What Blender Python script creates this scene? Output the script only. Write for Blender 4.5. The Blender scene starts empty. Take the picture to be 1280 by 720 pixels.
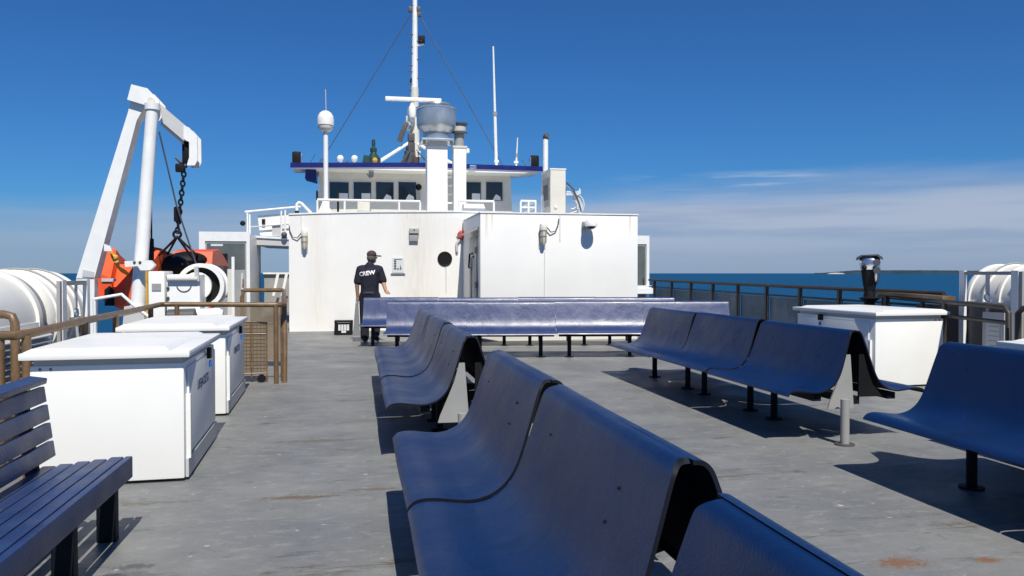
import bpy, bmesh, math, random
from mathutils import Vector, Matrix
from mathutils.bvhtree import BVHTree
random.seed(7)
S = bpy.context.scene
C = S.collection
R = math.radians

# ------------------------------------------------------------ camera
EYE = 1.35
YAW = math.atan(192 / 1000); PIT = math.atan(18.5 / 1000)
FWD = Vector((math.sin(YAW) * math.cos(PIT), math.cos(YAW) * math.cos(PIT), -math.sin(PIT)))
RGT = Vector((math.cos(YAW), -math.sin(YAW), 0)); UPV = RGT.cross(FWD)
cam_d = bpy.data.cameras.new('camera'); cam = bpy.data.objects.new('camera', cam_d); C.objects.link(cam)
cam_d.sensor_width = 36; cam_d.lens = 28.125; cam_d.clip_start = .05; cam_d.clip_end = 90000
cam.matrix_world = Matrix.Translation((0, 0, EYE)) @ Matrix((RGT, UPV, -FWD)).transposed().to_4x4()
S.camera = cam

# ------------------------------------------------------------ sky and sun
SUN_EL = R(53); SUN_AZ = R(5.5)          # sun behind the camera, a little to the right
w = bpy.data.worlds.new('World'); S.world = w; w.use_nodes = True
nt = w.node_tree; N = nt.nodes; L = nt.links; N.clear()
def nd(t, **k):
    n = N.new(t)
    for a, b in k.items(): setattr(n, a, b)
    return n
out = nd('ShaderNodeOutputWorld'); bg = nd('ShaderNodeBackground'); L.new(bg.outputs[0], out.inputs[0])
SKY_STRENGTH = .05
bg.inputs[1].default_value = SKY_STRENGTH
sky = nd('ShaderNodeTexSky', sky_type='NISHITA', sun_disc=False, sun_elevation=SUN_EL, sun_rotation=R(174.5),
         air_density=1.0, dust_density=.25, ozone_density=3.0, altitude=0)
hs = nd('ShaderNodeHueSaturation'); hs.inputs['Saturation'].default_value = 1.0; hs.inputs['Value'].default_value = 1.0
L.new(sky.outputs[0], hs.inputs['Color'])
tint = nd('ShaderNodeMixRGB', blend_type='MULTIPLY'); tint.inputs[0].default_value = 1; tint.inputs[2].default_value = (.36, .91, 1.60, 1); L.new(hs.outputs[0], tint.inputs[1])
tc = nd('ShaderNodeTexCoord'); sep = nd('ShaderNodeSeparateXYZ'); L.new(tc.outputs['Generated'], sep.inputs[0])
def mth(op, a, b=None, c=None):
    n = nd('ShaderNodeMath', operation=op)
    for i, v in enumerate((a, b, c)):
        if v is None: continue
        if isinstance(v, (int, float)): n.inputs[i].default_value = v
        else: L.new(v, n.inputs[i])
    return n.outputs[0]
def mrange(v, a, b, c=0., d=1.):
    n = nd('ShaderNodeMapRange', interpolation_type='SMOOTHSTEP'); L.new(v, n.inputs[0])
    for i, q in enumerate((a, b, c, d)): n.inputs[i + 1].default_value = q
    return n.outputs[0]
mp = nd('ShaderNodeMapping'); L.new(tc.outputs['Generated'], mp.inputs[0]); mp.inputs['Scale'].default_value = (1, 1, 9)
nz = nd('ShaderNodeTexNoise'); L.new(mp.outputs[0], nz.inputs[0]); nz.inputs['Scale'].default_value = 3.2; nz.inputs['Detail'].default_value = 7; nz.inputs['Roughness'].default_value = .55
# thin bank of cloud lying on the horizon, higher to the right
az = mth('ARCTAN2', sep.outputs['X'], sep.outputs['Y'])
topz = mrange(az, -.45, .55, .076, .108)
rel = mth('SUBTRACT', mth('ADD', topz, mth('MULTIPLY', mth('SUBTRACT', nz.outputs[0], .5), .05)), sep.outputs['Z'])
bank = mrange(rel, -.012, .035)
dens = mth('MULTIPLY', mth('MULTIPLY', bank, mrange(nz.outputs[0], .25, .55, .8, 1.0)), mrange(az, -.6, .35, .66, .84))
mx = nd('ShaderNodeMixRGB'); L.new(dens, mx.inputs[0]); L.new(tint.outputs[0], mx.inputs[1]); 
cmx = nd('ShaderNodeMixRGB'); cmx.inputs[1].default_value = (5.7, 7.0, 9.9, 1); cmx.inputs[2].default_value = (8.3, 9.3, 11.6, 1)
mp3 = nd('ShaderNodeMapping'); L.new(tc.outputs['Generated'], mp3.inputs[0]); mp3.inputs['Scale'].default_value = (1, 1, 16)
nz3 = nd('ShaderNodeTexNoise'); L.new(mp3.outputs[0], nz3.inputs[0]); nz3.inputs['Scale'].default_value = 3.5; nz3.inputs['Detail'].default_value = 8
L.new(mth('MULTIPLY', mth('MULTIPLY', mrange(sep.outputs['Z'], .0, .06), mrange(nz3.outputs[0], .30, .62)), mrange(az, -.3, .4, .35, 1)), cmx.inputs[0]); L.new(cmx.outputs[0], mx.inputs[2])
# small wisps above the bank
mp2 = nd('ShaderNodeMapping'); L.new(tc.outputs['Generated'], mp2.inputs[0]); mp2.inputs['Scale'].default_value = (1, 1, 12)
nz2 = nd('ShaderNodeTexNoise'); L.new(mp2.outputs[0], nz2.inputs[0]); nz2.inputs['Scale'].default_value = 7; nz2.inputs['Detail'].default_value = 8
w1 = mth('MULTIPLY', mrange(nz2.outputs[0], .47, .66), mth('MULTIPLY', mrange(sep.outputs['Z'], .098, .108), mrange(sep.outputs['Z'], .124, .112)))
w1 = mth('MULTIPLY', w1, mth('MULTIPLY', mrange(az, .30, .38), mrange(az, .60, .50)))
mx2 = nd('ShaderNodeMixRGB'); L.new(mth('MULTIPLY', w1, .8), mx2.inputs[0]); L.new(mx.outputs[0], mx2.inputs[1]); mx2.inputs[2].default_value = (8.0, 10.2, 13.4, 1)
L.new(mx2.outputs[0], bg.inputs[0])

sd = bpy.data.lights.new('sun', 'SUN'); sd.energy = 5.0; sd.angle = R(.5); sd.color = (1, .95, .85)
sun = bpy.data.objects.new('sun', sd); C.objects.link(sun)
sdir = Vector((-math.sin(SUN_AZ) * math.cos(SUN_EL), math.cos(SUN_AZ) * math.cos(SUN_EL), -math.sin(SUN_EL)))
sun.rotation_euler = sdir.to_track_quat('-Z', 'Y').to_euler()
S.view_settings.view_transform = 'Standard'; S.view_settings.look = 'None'
S.view_settings.exposure = .10; S.view_settings.gamma = 1
S.cycles.max_bounces = 8

# ------------------------------------------------------------ materials
def mat(name, col, rough=.5, metal=0., spec=.5, var=.06, vscale=3., bump=0., bscale=40., col2=None, c2scale=2., c2lo=.55, c2hi=.75,
        streak=None, trans=0., coat=0., bump2=0., b2scale=3.):
    m = bpy.data.materials.new(name); m.use_nodes = True
    t = m.node_tree; n = t.nodes; l = t.links; b = n['Principled BSDF']
    b.inputs['Roughness'].default_value = rough; b.inputs['Metallic'].default_value = metal
    b.inputs['Specular IOR Level'].default_value = spec; b.inputs['Coat Weight'].default_value = coat
    g = n.new('ShaderNodeTexCoord'); 
    nz = n.new('ShaderNodeTexNoise'); l.new(g.outputs['Object'], nz.inputs[0]); nz.inputs['Scale'].default_value = vscale; nz.inputs['Detail'].default_value = 6
    mr = n.new('ShaderNodeMapRange'); l.new(nz.outputs[0], mr.inputs[0]); mr.inputs[1].default_value = .3; mr.inputs[2].default_value = .7
    mr.inputs[3].default_value = 1 - var; mr.inputs[4].default_value = 1 + var
    hv = n.new('ShaderNodeHueSaturation'); hv.inputs['Color'].default_value = (*col, 1); l.new(mr.outputs[0], hv.inputs['Value'])
    cur = hv.outputs[0]
    if col2:
        z2 = n.new('ShaderNodeTexNoise'); l.new(g.outputs['Object'], z2.inputs[0]); z2.inputs['Scale'].default_value = c2scale; z2.inputs['Detail'].default_value = 10; z2.inputs['Roughness'].default_value = .65
        r2 = n.new('ShaderNodeMapRange'); l.new(z2.outputs[0], r2.inputs[0]); r2.inputs[1].default_value = c2lo; r2.inputs[2].default_value = c2hi
        mxx = n.new('ShaderNodeMixRGB'); l.new(r2.outputs[0], mxx.inputs[0]); l.new(cur, mxx.inputs[1]); mxx.inputs[2].default_value = (*col2, 1); cur = mxx.outputs[0]
    if streak:
        mpp = n.new('ShaderNodeMapping'); l.new(g.outputs['Object'], mpp.inputs[0]); mpp.inputs['Scale'].default_value = (9, 9, .55)
        z3 = n.new('ShaderNodeTexNoise'); l.new(mpp.outputs[0], z3.inputs[0]); z3.inputs['Scale'].default_value = 1.3; z3.inputs['Detail'].default_value = 5
        r3 = n.new('ShaderNodeMapRange'); l.new(z3.outputs[0], r3.inputs[0]); r3.inputs[1].default_value = .58; r3.inputs[2].default_value = .82; r3.inputs[4].default_value = .15
        mx3 = n.new('ShaderNodeMixRGB'); l.new(r3.outputs[0], mx3.inputs[0]); l.new(cur, mx3.inputs[1]); mx3.inputs[2].default_value = (*streak, 1); cur = mx3.outputs[0]
    l.new(cur, b.inputs['Base Color'])
    if name.startswith('navy') or name.startswith('faded'):
        z4 = n.new('ShaderNodeTexNoise'); l.new(g.outputs['Object'], z4.inputs[0]); z4.inputs['Scale'].default_value = 26; z4.inputs['Detail'].default_value = 8; z4.inputs['Roughness'].default_value = .7
        r4 = n.new('ShaderNodeMapRange'); l.new(z4.outputs[0], r4.inputs[0]); r4.inputs[1].default_value = .67; r4.inputs[2].default_value = .70; r4.inputs[4].default_value = .6
        mx4 = n.new('ShaderNodeMixRGB'); l.new(r4.outputs[0], mx4.inputs[0]); l.new(cur, mx4.inputs[1]); mx4.inputs[2].default_value = (.07, .09, .15, 1); cur = mx4.outputs[0]; l.new(cur, b.inputs['Base Color'])
    rr = n.new('ShaderNodeMapRange'); l.new(nz.outputs[0], rr.inputs[0]); rr.inputs[1].default_value = .3; rr.inputs[2].default_value = .7
    rr.inputs[3].default_value = max(0, rough - .06); rr.inputs[4].default_value = min(1, rough + .08); l.new(rr.outputs[0], b.inputs['Roughness'])
    prev = None
    for st, sc, di in ((bump, bscale, .004), (bump2, b2scale, .03)):
        if st:
            zb = n.new('ShaderNodeTexNoise'); l.new(g.outputs['Object'], zb.inputs[0]); zb.inputs['Scale'].default_value = sc; zb.inputs['Detail'].default_value = 3
            bp = n.new('ShaderNodeBump'); l.new(zb.outputs[0], bp.inputs['Height']); bp.inputs['Strength'].default_value = st; bp.inputs['Distance'].default_value = di
            if prev: l.new(prev, bp.inputs['Normal'])
            prev = bp.outputs[0]
    if prev: l.new(prev, b.inputs['Normal'])
    if trans:
        tr = n.new('ShaderNodeBsdfTransparent'); ms = n.new('ShaderNodeMixShader'); ms.inputs[0].default_value = trans
        l.new(b.outputs[0], ms.inputs[1]); l.new(tr.outputs[0], ms.inputs[2]); l.new(ms.outputs[0], n['Material Output'].inputs[0])
    return m
M = {}
M['white'] = mat('white_paint', (.80, .79, .75), .45, var=.03, vscale=1.2, bump=.15, bscale=14, streak=(.70, .66, .56), bump2=.25, b2scale=1.6)
M['white2'] = mat('white_steel', (.78, .78, .75), .4, var=.04, vscale=6, col2=(.42, .30, .18), c2scale=7, c2lo=.70, c2hi=.80)
M['locker'] = mat('fibreglass_white', (.80, .80, .77), .38, var=.03, vscale=2, bump=.1, bscale=60, col2=(.55, .52, .45), c2scale=5, c2lo=.69, c2hi=.85)
M['raft'] = mat('raft_shell', (.78, .76, .70), .42, var=.04, vscale=3, bump=.12, bscale=30)
M['offwhite'] = mat('cream_paint', (.60, .58, .51), .55, var=.05, col2=(.40, .28, .16), c2scale=6, c2lo=.68, c2hi=.8)
M['grey'] = mat('grey_paint', (.30, .30, .29), .5, var=.08)
M['lgrey'] = mat('light_grey_paint', (.50, .50, .49), .5, var=.06)
M['dgrey'] = mat('dark_grey_metal', (.07, .07, .075), .5, var=.1)
M['black'] = mat('black_rubber', (.008, .008, .009), .6, spec=.2, var=.1)
M['navy'] = mat('navy_bench_paint', (.003, .019, .080), .38, spec=.36, var=.12, vscale=2.5, bump=.35, bscale=130, bump2=.25, b2scale=4, col2=(.007, .021, .060), c2scale=2.2, c2lo=.48, c2hi=.8)
M['faded'] = mat('faded_navy_bench_paint', (.024, .042, .125), .33, spec=.6, var=.10, vscale=3, bump=.35, bscale=130, bump2=.2, b2scale=4, col2=(.055, .070, .145), c2scale=5, c2lo=.50, c2hi=.8)  # paler navy: sun sheen on the cross benches is put into the colour
M['navyedge'] = mat('worn_edge_paint', (.10, .13, .20), .5, var=.3, vscale=30)
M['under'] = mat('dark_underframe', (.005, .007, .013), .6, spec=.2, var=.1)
M['wood'] = mat('navy_painted_wood', (.020, .045, .135), .45, var=.2, vscale=6, bump=.5, bscale=60, col2=(.05, .07, .13), c2scale=8, c2lo=.5, c2hi=.8)
M['blue'] = mat('royal_blue_paint', (.003, .006, .12), .4, var=.05)
M['rail'] = mat('brown_rail_paint', (.150, .092, .045), .42, var=.15, vscale=5, col2=(.26, .17, .09), c2scale=9, c2lo=.5, c2hi=.75)
M['raildark'] = mat('dark_rail_brown', (.045, .036, .028), .45, var=.15, vscale=5, col2=(.12, .08, .045), c2scale=6, c2lo=.58, c2hi=.75)  # darker brown for the right-hand rails and posts
M['panel'] = mat('smoked_rail_panel', (.075, .095, .115), .35, var=.45, vscale=1.6, trans=.35, col2=(.18, .20, .21), c2scale=1.3, c2lo=.5, c2hi=.62)
M['mesh'] = mat('wire_mesh', (.24, .19, .13), .6, var=.1, trans=.42)
M['glass'] = mat('dark_window', (.010, .014, .016), .08, spec=.7, var=.2)
M['ggrey'] = mat('greenish_glass', (.10, .115, .11), .18, spec=.6, var=.2)
M['galv'] = mat('galvanised_steel', (.50, .54, .56), .32, metal=.7, var=.12, vscale=4, bump=.08, bscale=10)
M['chrome'] = mat('bright_metal', (.60, .64, .70), .26, metal=1., var=.05)
M['orange'] = mat('orange_hull', (.78, .095, .020), .45, var=.10, vscale=4)
M['seagreen'] = mat('dark_green_paint', (.018, .055, .045), .4, var=.2)
M['red'] = mat('red_paint', (.55, .03, .02), .4)
M['rope'] = mat('yellow_rope', (.55, .32, .04), .8, var=.25, vscale=40)
M['hose'] = mat('pale_hose', (.60, .64, .66), .4, var=.05)
M['wire'] = mat('steel_wire', (.10, .11, .13), .4, metal=.6)
M['skin'] = mat('skin', (.42, .22, .14), .5, var=.06)
M['shirt'] = mat('navy_shirt', (.007, .008, .020), .85, var=.3, vscale=8, bump=.4, bscale=9, bump2=.9, b2scale=7)
M['trouser'] = mat('dark_trousers', (.009, .010, .018), .9, var=.2, vscale=8, bump=.4, bscale=9)
M['cap'] = mat('brown_cap', (.060, .044, .038), .9, var=.1)
M['hair'] = mat('grey_hair', (.10, .085, .075), .9, var=.3, vscale=60)
M['shoe'] = mat('blue_grey_shoe', (.035, .05, .07), .6)
M['letter'] = mat('white_lettering', (.80, .80, .80), .6, var=0)
M['ink'] = mat('faded_blue_lettering', (.06, .09, .20), .6, var=.3, vscale=20)
M['paper'] = mat('pale_notice', (.62, .64, .64), .5, var=.05)
M['wedge'] = mat('flat_grey', (.20, .215, .23), .8, var=.1)
M['lens'] = mat('lamp_glass', (.55, .52, .38), .15, spec=.6)
M['land'] = mat('hazy_wooded_shore', (.030, .050, .065), .95, spec=0, var=.3, vscale=.004)  # blue of distant haze is mixed into this land colour
M['sand'] = mat('sandy_bluff', (.40, .38, .33), .9, spec=0)
M['bluebtn'] = mat('blue_padlock', (.03, .16, .60), .35)

def add_streaks(base, name, spots):
    """rust runs of their own shape: spots = (x, z_top, width, length, strength) in the mesh's own frame"""
    m = M[base].copy(); m.name = name; t = m.node_tree; n = t.nodes; l = t.links; b = n['Principled BSDF']
    cur = b.inputs['Base Color'].links[0].from_socket
    g = n.new('ShaderNodeTexCoord'); sp = n.new('ShaderNodeSeparateXYZ'); l.new(g.outputs['Object'], sp.inputs[0])
    z = n.new('ShaderNodeTexNoise'); mpp = n.new('ShaderNodeMapping'); l.new(g.outputs['Object'], mpp.inputs[0]); mpp.inputs['Scale'].default_value = (25, 25, 2); l.new(mpp.outputs[0], z.inputs[0]); z.inputs['Scale'].default_value = 1; z.inputs['Detail'].default_value = 6
    def ma(op, a, b_):
        q = n.new('ShaderNodeMath'); q.operation = op
        for i, k in enumerate((a, b_)):
            if isinstance(k, (int, float)): q.inputs[i].default_value = k
            else: l.new(k, q.inputs[i])
        return q.outputs[0]
    def rng(v, a, b_, c, d):
        q = n.new('ShaderNodeMapRange'); l.new(v, q.inputs[0])
        for i, k in enumerate((a, b_, c, d)): q.inputs[i + 1].default_value = k
        return q.outputs[0]
    for (x, zt, wd, ln, st) in spots:
        dx = ma('ABSOLUTE', ma('SUBTRACT', sp.outputs[0], x), 0)
        f = ma('MULTIPLY', rng(dx, 0, wd, 1, 0), rng(sp.outputs[2], zt - ln, zt, 0, st))
        f = ma('MULTIPLY', f, rng(z.outputs[0], .3, .6, .25, 1.3))
        q = n.new('ShaderNodeMixRGB'); l.new(f, q.inputs[0]); l.new(cur, q.inputs[1]); q.inputs[2].default_value = (.42, .27, .10, 1); cur = q.outputs[0]
    l.new(cur, b.inputs['Base Color']); return m
# deck paint
def deck_mat():
    m = bpy.data.materials.new('deck_paint'); m.use_nodes = True
    t = m.node_tree; n = t.nodes; l = t.links; b = n['Principled BSDF']
    g = n.new('ShaderNodeTexCoord')
    def noise(sc, det=6, ro=.55, scale=(1, 1, 1)):
        mp = n.new('ShaderNodeMapping'); l.new(g.outputs['Object'], mp.inputs[0]); mp.inputs['Scale'].default_value = scale
        z = n.new('ShaderNodeTexNoise'); l.new(mp.outputs[0], z.inputs[0]); z.inputs['Scale'].default_value = sc; z.inputs['Detail'].default_value = det; z.inputs['Roughness'].default_value = ro
        return z.outputs[0]
    def rng(v, a, b_, c=0., d=1.):
        q = n.new('ShaderNodeMapRange'); l.new(v, q.inputs[0])
        for i, k in enumerate((a, b_, c, d)): q.inputs[i + 1].default_value = k
        return q.outputs[0]
    def mix(f, a, b_):
        q = n.new('ShaderNodeMixRGB'); l.new(f, q.inputs[0])
        for i, k in ((1, a), (2, b_)):
            if isinstance(k, tuple): q.inputs[i].default_value = (*k, 1)
            else: l.new(k, q.inputs[i])
        return q.outputs[0]
    def ma(op, a, b_=None):
        q = n.new('ShaderNodeMath', ); q.operation = op
        for i, k in enumerate((a, b_)):
            if k is None: continue
            if isinstance(k, (int, float)): q.inputs[i].default_value = k
            else: l.new(k, q.inputs[i])
        return q.outputs[0]
    base = mix(rng(noise(1.1, 9, .62, (1, 1.2, 1)), .36, .64), (.150, .156, .160), (.208, .211, .206))
    base = mix(rng(noise(9, 12, .80, (.7, 1.4, 1)), .52, .60, 0, .55), base, (.275, .277, .268))
    base = mix(rng(noise(4.2, 12, .80, (.55, 1.9, 1)), .565, .61, 0, .62), base, (.092, .090, .080))
    base = mix(rng(noise(60, 6, .7), .58, .70, 0, .6), base, (.085, .085, .082))
    base = mix(ma('MULTIPLY', rng(noise(14, 9, .7, (.6, 1.4, 1)), .61, .65, 0, .9), rng(noise(1.1, 5), .50, .58)), base, (.130, .082, .036))
    base = mix(rng(noise(24, 4, .5, (.6, 1, 1)), .70, .73, 0, .9), base, (.48, .48, .47))
    # rust bleeding along the plate seams
    sp = n.new('ShaderNodeSeparateXYZ'); l.new(g.outputs['Object'], sp.inputs[0])
    yy = ma('ADD', sp.outputs[1], ma('MULTIPLY', ma('SUBTRACT', noise(1.5, 3), .5), .12))
    fr = ma('PINGPONG', yy, .62)
    line = ma('MULTIPLY', rng(fr, 0, .010, 1, 0), rng(noise(2.1, 6), .40, .60))
    soft = rng(fr, 0, .17, 1, 0)
    base = mix(ma('MULTIPLY', line, .55), base, (.09, .09, .085))
    base = mix(ma('MULTIPLY', soft, rng(noise(3.6, 12, .85, (.55, 1.6, 1)), .53, .58, 0, .9)), base, (.098, .076, .045))
    # worn rusty patches and damp spots with a shape of their own
    for (px, py, rx, ry, c, st) in ((2.48, 3.30, .18, .09, (.19, .095, .042), .85), (2.9, 3.25, .10, .05, (.20, .10, .05), .9), (-.26, 3.27, .20, .10, (.20, .09, .035), .9),
                                (-1.08, 3.82, .10, .04, (.07, .075, .085), 1.), (-1.02, 3.92, .12, .05, (.07, .075, .085), .8), (-.35, 4.95, .32, .05, (.13, .09, .045), .8),
                                (.1, 5.05, .25, .04, (.13, .10, .05), .7), (-.30, 6.6, .5, .05, (.12, .10, .06), .7), (2.3, 5.6, .4, .12, (.17, .12, .06), .6), (1.9, 4.3, .35, .12, (.16, .12, .07), .6)):
        dx = ma('DIVIDE', ma('SUBTRACT', sp.outputs[0], px), rx); dy = ma('DIVIDE', ma('SUBTRACT', sp.outputs[1], py), ry)
        d = ma('SQRT', ma('ADD', ma('MULTIPLY', dx, dx), ma('MULTIPLY', dy, dy)))
        d = ma('ADD', d, ma('MULTIPLY', ma('SUBTRACT', noise(26, 12, .85), .5), 4.5))
        base = mix(rng(d, .80, .45, 0, st), base, c)
    l.new(base, b.inputs['Base Color'])
    l.new(rng(noise(2, 6), .3, .7, .42, .68), b.inputs['Roughness'])
    b.inputs['Specular IOR Level'].default_value = .35
    h = ma('ADD', ma('MULTIPLY', noise(150, 4), .16), ma('ADD', ma('MULTIPLY', noise(1.3, 3), 1.0), ma('MULTIPLY', line, -.25)))
    bp = n.new('ShaderNodeBump'); l.new(h, bp.inputs['Height']); bp.inputs['Strength'].default_value = .5; bp.inputs['Distance'].default_value = .02
    l.new(bp.outputs[0], b.inputs['Normal'])
    return m
M['deck'] = deck_mat()
def sea_mat():
    m = bpy.data.materials.new('sea_water'); m.use_nodes = True
    t = m.node_tree; n = t.nodes; l = t.links; b = n['Principled BSDF']
    g = n.new('ShaderNodeTexCoord')
    mp = n.new('ShaderNodeMapping'); l.new(g.outputs['Object'], mp.inputs[0]); mp.inputs['Scale'].default_value = (.03, .12, 1)
    z = n.new('ShaderNodeTexNoise'); l.new(mp.outputs[0], z.inputs[0]); z.inputs['Scale'].default_value = .25; z.inputs['Detail'].default_value = 12; z.inputs['Roughness'].default_value = .7
    q = n.new('ShaderNodeMixRGB'); l.new(z.outputs[0], q.inputs[0]); q.inputs[1].default_value = (.006, .050, .125, 1); q.inputs[2].default_value = (.012, .085, .190, 1)
    l.new(q.outputs[0], b.inputs['Base Color']); b.inputs['Roughness'].default_value = .55; b.inputs['IOR'].default_value = 1.33; b.inputs['Specular IOR Level'].default_value = .06
    z2 = n.new('ShaderNodeTexNoise'); l.new(g.outputs['Object'], z2.inputs[0]); z2.inputs['Scale'].default_value = .5; z2.inputs['Detail'].default_value = 8
    bp = n.new('ShaderNodeBump'); l.new(z2.outputs[0], bp.inputs['Height']); bp.inputs['Strength'].default_value = .8; bp.inputs['Distance'].default_value = 1.5
    l.new(bp.outputs[0], b.inputs['Normal'])
    return m
M['sea'] = sea_mat()

# ------------------------------------------------------------ building helpers
OFF = {}
def at(u, v, Y):
    """world point seen at photo pixel (u, v) at ship distance Y ahead"""
    d = FWD + RGT * ((u - 640) / 1000) - UPV * ((v - 360) / 1000)
    return Vector((0, 0, EYE)) + d * (Y / d.y)
class MB:
    def __init__(s): s.b = bmesh.new()
    def box(s, c, d, rz=0, rot=None, bev=0):
        r = bmesh.ops.create_cube(s.b, size=1)['verts']
        mt = Matrix.Translation(c) @ (rot.to_4x4() if rot else Matrix.Rotation(rz, 4, 'Z')) @ Matrix.Diagonal((*d, 1))
        bmesh.ops.transform(s.b, matrix=mt, verts=r)
        if bev:
            es = list({e for v in r for e in v.link_edges})
            bmesh.ops.bevel(s.b, geom=es, offset=bev, segments=2, affect='EDGES', profile=.6)
        return s
    def bb(s, x0, x1, y0, y1, z0, z1, bev=0):
        return s.box(((x0 + x1) / 2, (y0 + y1) / 2, (z0 + z1) / 2), (abs(x1 - x0), abs(y1 - y0), abs(z1 - z0)), bev=bev)
    def bar(s, a, b, wx, wy=None, bev=0):
        a = Vector(a); b = Vector(b); d = b - a
        q = d.to_track_quat('Z', 'Y'); return s.box((a + b) / 2, (wx, wy or wx, d.length), rot=q.to_matrix(), bev=bev)
    def tube(s, pts, r, seg=10, closed=False, caps=True):
        pts = [Vector(p) for p in pts]; n = len(pts); rr = r if isinstance(r, (list, tuple)) else [r] * n
        rings = []; up = None
        for i, p in enumerate(pts):
            if closed: t = (pts[(i + 1) % n] - pts[i - 1])
            else: t = (pts[min(i + 1, n - 1)] - pts[max(i - 1, 0)])
            t.normalize()
            if up is None:
                up = Vector((0, 0, 1)) if abs(t.z) < .9 else Vector((1, 0, 0))
            sd_ = t.cross(up).normalized(); up = sd_.cross(t).normalized()
            rings.append([s.b.verts.new(p + (sd_ * math.cos(2 * math.pi * k / seg) + up * math.sin(2 * math.pi * k / seg)) * rr[i]) for k in range(seg)])
        m = n if closed else n - 1
        for i in range(m):
            a, b_ = rings[i], rings[(i + 1) % n]
            for k in range(seg):
                s.b.faces.new((a[k], a[(k + 1) % seg], b_[(k + 1) % seg], b_[k]))
        if not closed and caps:
            s.b.faces.new(rings[0][::-1]); s.b.faces.new(rings[-1])
        return s
    def lathe(s, prof, c=(0, 0, 0), axis='Z', seg=32):
        rings = []
        for r, h in prof:
            ring = []
            for k in range(seg):
                a = 2 * math.pi * k / seg; x, y = max(r, .0005) * math.cos(a), max(r, .0005) * math.sin(a)
                v = {'Z': (x, y, h), 'Y': (x, h, y), 'X': (h, x, y)}[axis]
                ring.append(s.b.verts.new(Vector(v) + Vector(c)))
            rings.append(ring)
        for a, b_ in zip(rings, rings[1:]):
            for k in range(seg): s.b.faces.new((a[k], a[(k + 1) % seg], b_[(k + 1) % seg], b_[k]))
        s.b.faces.new(rings[0][::-1]); s.b.faces.new(rings[-1])
        return s
    def ring(s, prof, c, axis='Y', seg=40):
        n0 = len(s.b.faces); s.lathe(prof + [prof[0]], c, axis, seg); s.b.faces.ensure_lookup_table()
        bmesh.ops.delete(s.b, geom=[s.b.faces[-1], s.b.faces[-2]], context='FACES_ONLY'); bmesh.ops.remove_doubles(s.b, verts=s.b.verts, dist=1e-5); return s
    def prism(s, poly, y0, y1, axis='Y'):
        def P(a, b_, t): return {'Y': (a, t, b_), 'X': (t, a, b_), 'Z': (a, b_, t)}[axis]
        v0 = [s.b.verts.new(P(a, b_, y0)) for a, b_ in poly]; v1 = [s.b.verts.new(P(a, b_, y1)) for a, b_ in poly]
        n = len(poly)
        for i in range(n): s.b.faces.new((v0[i], v0[(i + 1) % n], v1[(i + 1) % n], v1[i]))
        s.b.faces.new(v0[::-1]); s.b.faces.new(v1)
        return s
    def ball(s, c, r, sc=(1, 1, 1), seg=16):
        v = bmesh.ops.create_uvsphere(s.b, u_segments=seg, v_segments=seg // 2 + 2, radius=1)['verts']
        bmesh.ops.transform(s.b, matrix=Matrix.Translation(c) @ Matrix.Diagonal((r * sc[0], r * sc[1], r * sc[2], 1)), verts=v)
        return s
    def torus(s, c, Rr, r, axis='Z', seg=20, a0=0, a1=2 * math.pi, sx=1, sub=8):
        full = abs(a1 - a0 - 2 * math.pi) < 1e-6; n = seg
        pts = []
        for k in range(n if full else n + 1):
            a = a0 + (a1 - a0) * k / n; x, y = Rr * math.cos(a) * sx, Rr * math.sin(a)
            pts.append(Vector(c) + Vector({'Z': (x, y, 0), 'Y': (x, 0, y), 'X': (0, x, y)}[axis]))
        return s.tube(pts, r, sub, closed=full)
def finish(me, smooth):
    if smooth:
        me.shade_smooth()
        try: me.set_sharp_from_angle(angle=R(38))
        except Exception: pass
def build(name, mb, m, parent=None, label=None, smooth=True, kind=None):
    bmesh.ops.recalc_face_normals(mb.b, faces=mb.b.faces)
    off = OFF.get(parent.name, Vector()) if parent else Vector()
    if parent: bmesh.ops.translate(mb.b, vec=-off, verts=mb.b.verts)
    me = bpy.data.meshes.new(name); mb.b.to_mesh(me); mb.b.free(); me.materials.append(M[m]); finish(me, smooth)
    o = bpy.data.objects.new(name, me); C.objects.link(o)
    if parent: o.parent = parent
    OFF[o.name] = off
    if label: o['label'] = label
    if kind: o['kind'] = kind
    return o
def thing(name, label, cat, loc=(0, 0, 0), group=None):
    o = bpy.data.objects.new(name, None); C.objects.link(o); o.location = loc; o.empty_display_size = .1
    o['label'] = label; o['category'] = cat
    if group: o['group'] = group
    OFF[o.name] = Vector(loc); return o
def single(name, mb, m, label, cat, group=None, smooth=True):
    bb = [v.co.copy() for v in mb.b.verts]
    c = sum(bb, Vector()) / len(bb); c.z = min(v.z for v in bb)
    bmesh.ops.translate(mb.b, vec=-c, verts=mb.b.verts)
    o = build(name, mb, m, smooth=smooth); o.location = c; o['label'] = label; o['category'] = cat
    if group: o['group'] = group
    return o
def copy_tree(o, parent=None):
    c = o.copy(); C.objects.link(c)
    if parent: c.parent = parent
    OFF[c.name] = OFF.get(o.name, Vector())
    for ch in list(o.children): copy_tree(ch, c)
    return c
def textmb(body, size, mtx, depth=.002):
    cu = bpy.data.curves.new('lettering', 'FONT'); cu.body = body; cu.size = size; cu.extrude = depth; cu.align_x = 'CENTER'; cu.align_y = 'CENTER'; cu.resolution_u = 2
    o = bpy.data.objects.new('lettering', cu); C.objects.link(o); bpy.context.view_layer.update()
    me = bpy.data.meshes.new_from_object(o); bpy.data.objects.remove(o)
    m = MB(); m.b.from_mesh(me); bmesh.ops.transform(m.b, matrix=mtx, verts=m.b.verts); return m

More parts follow.
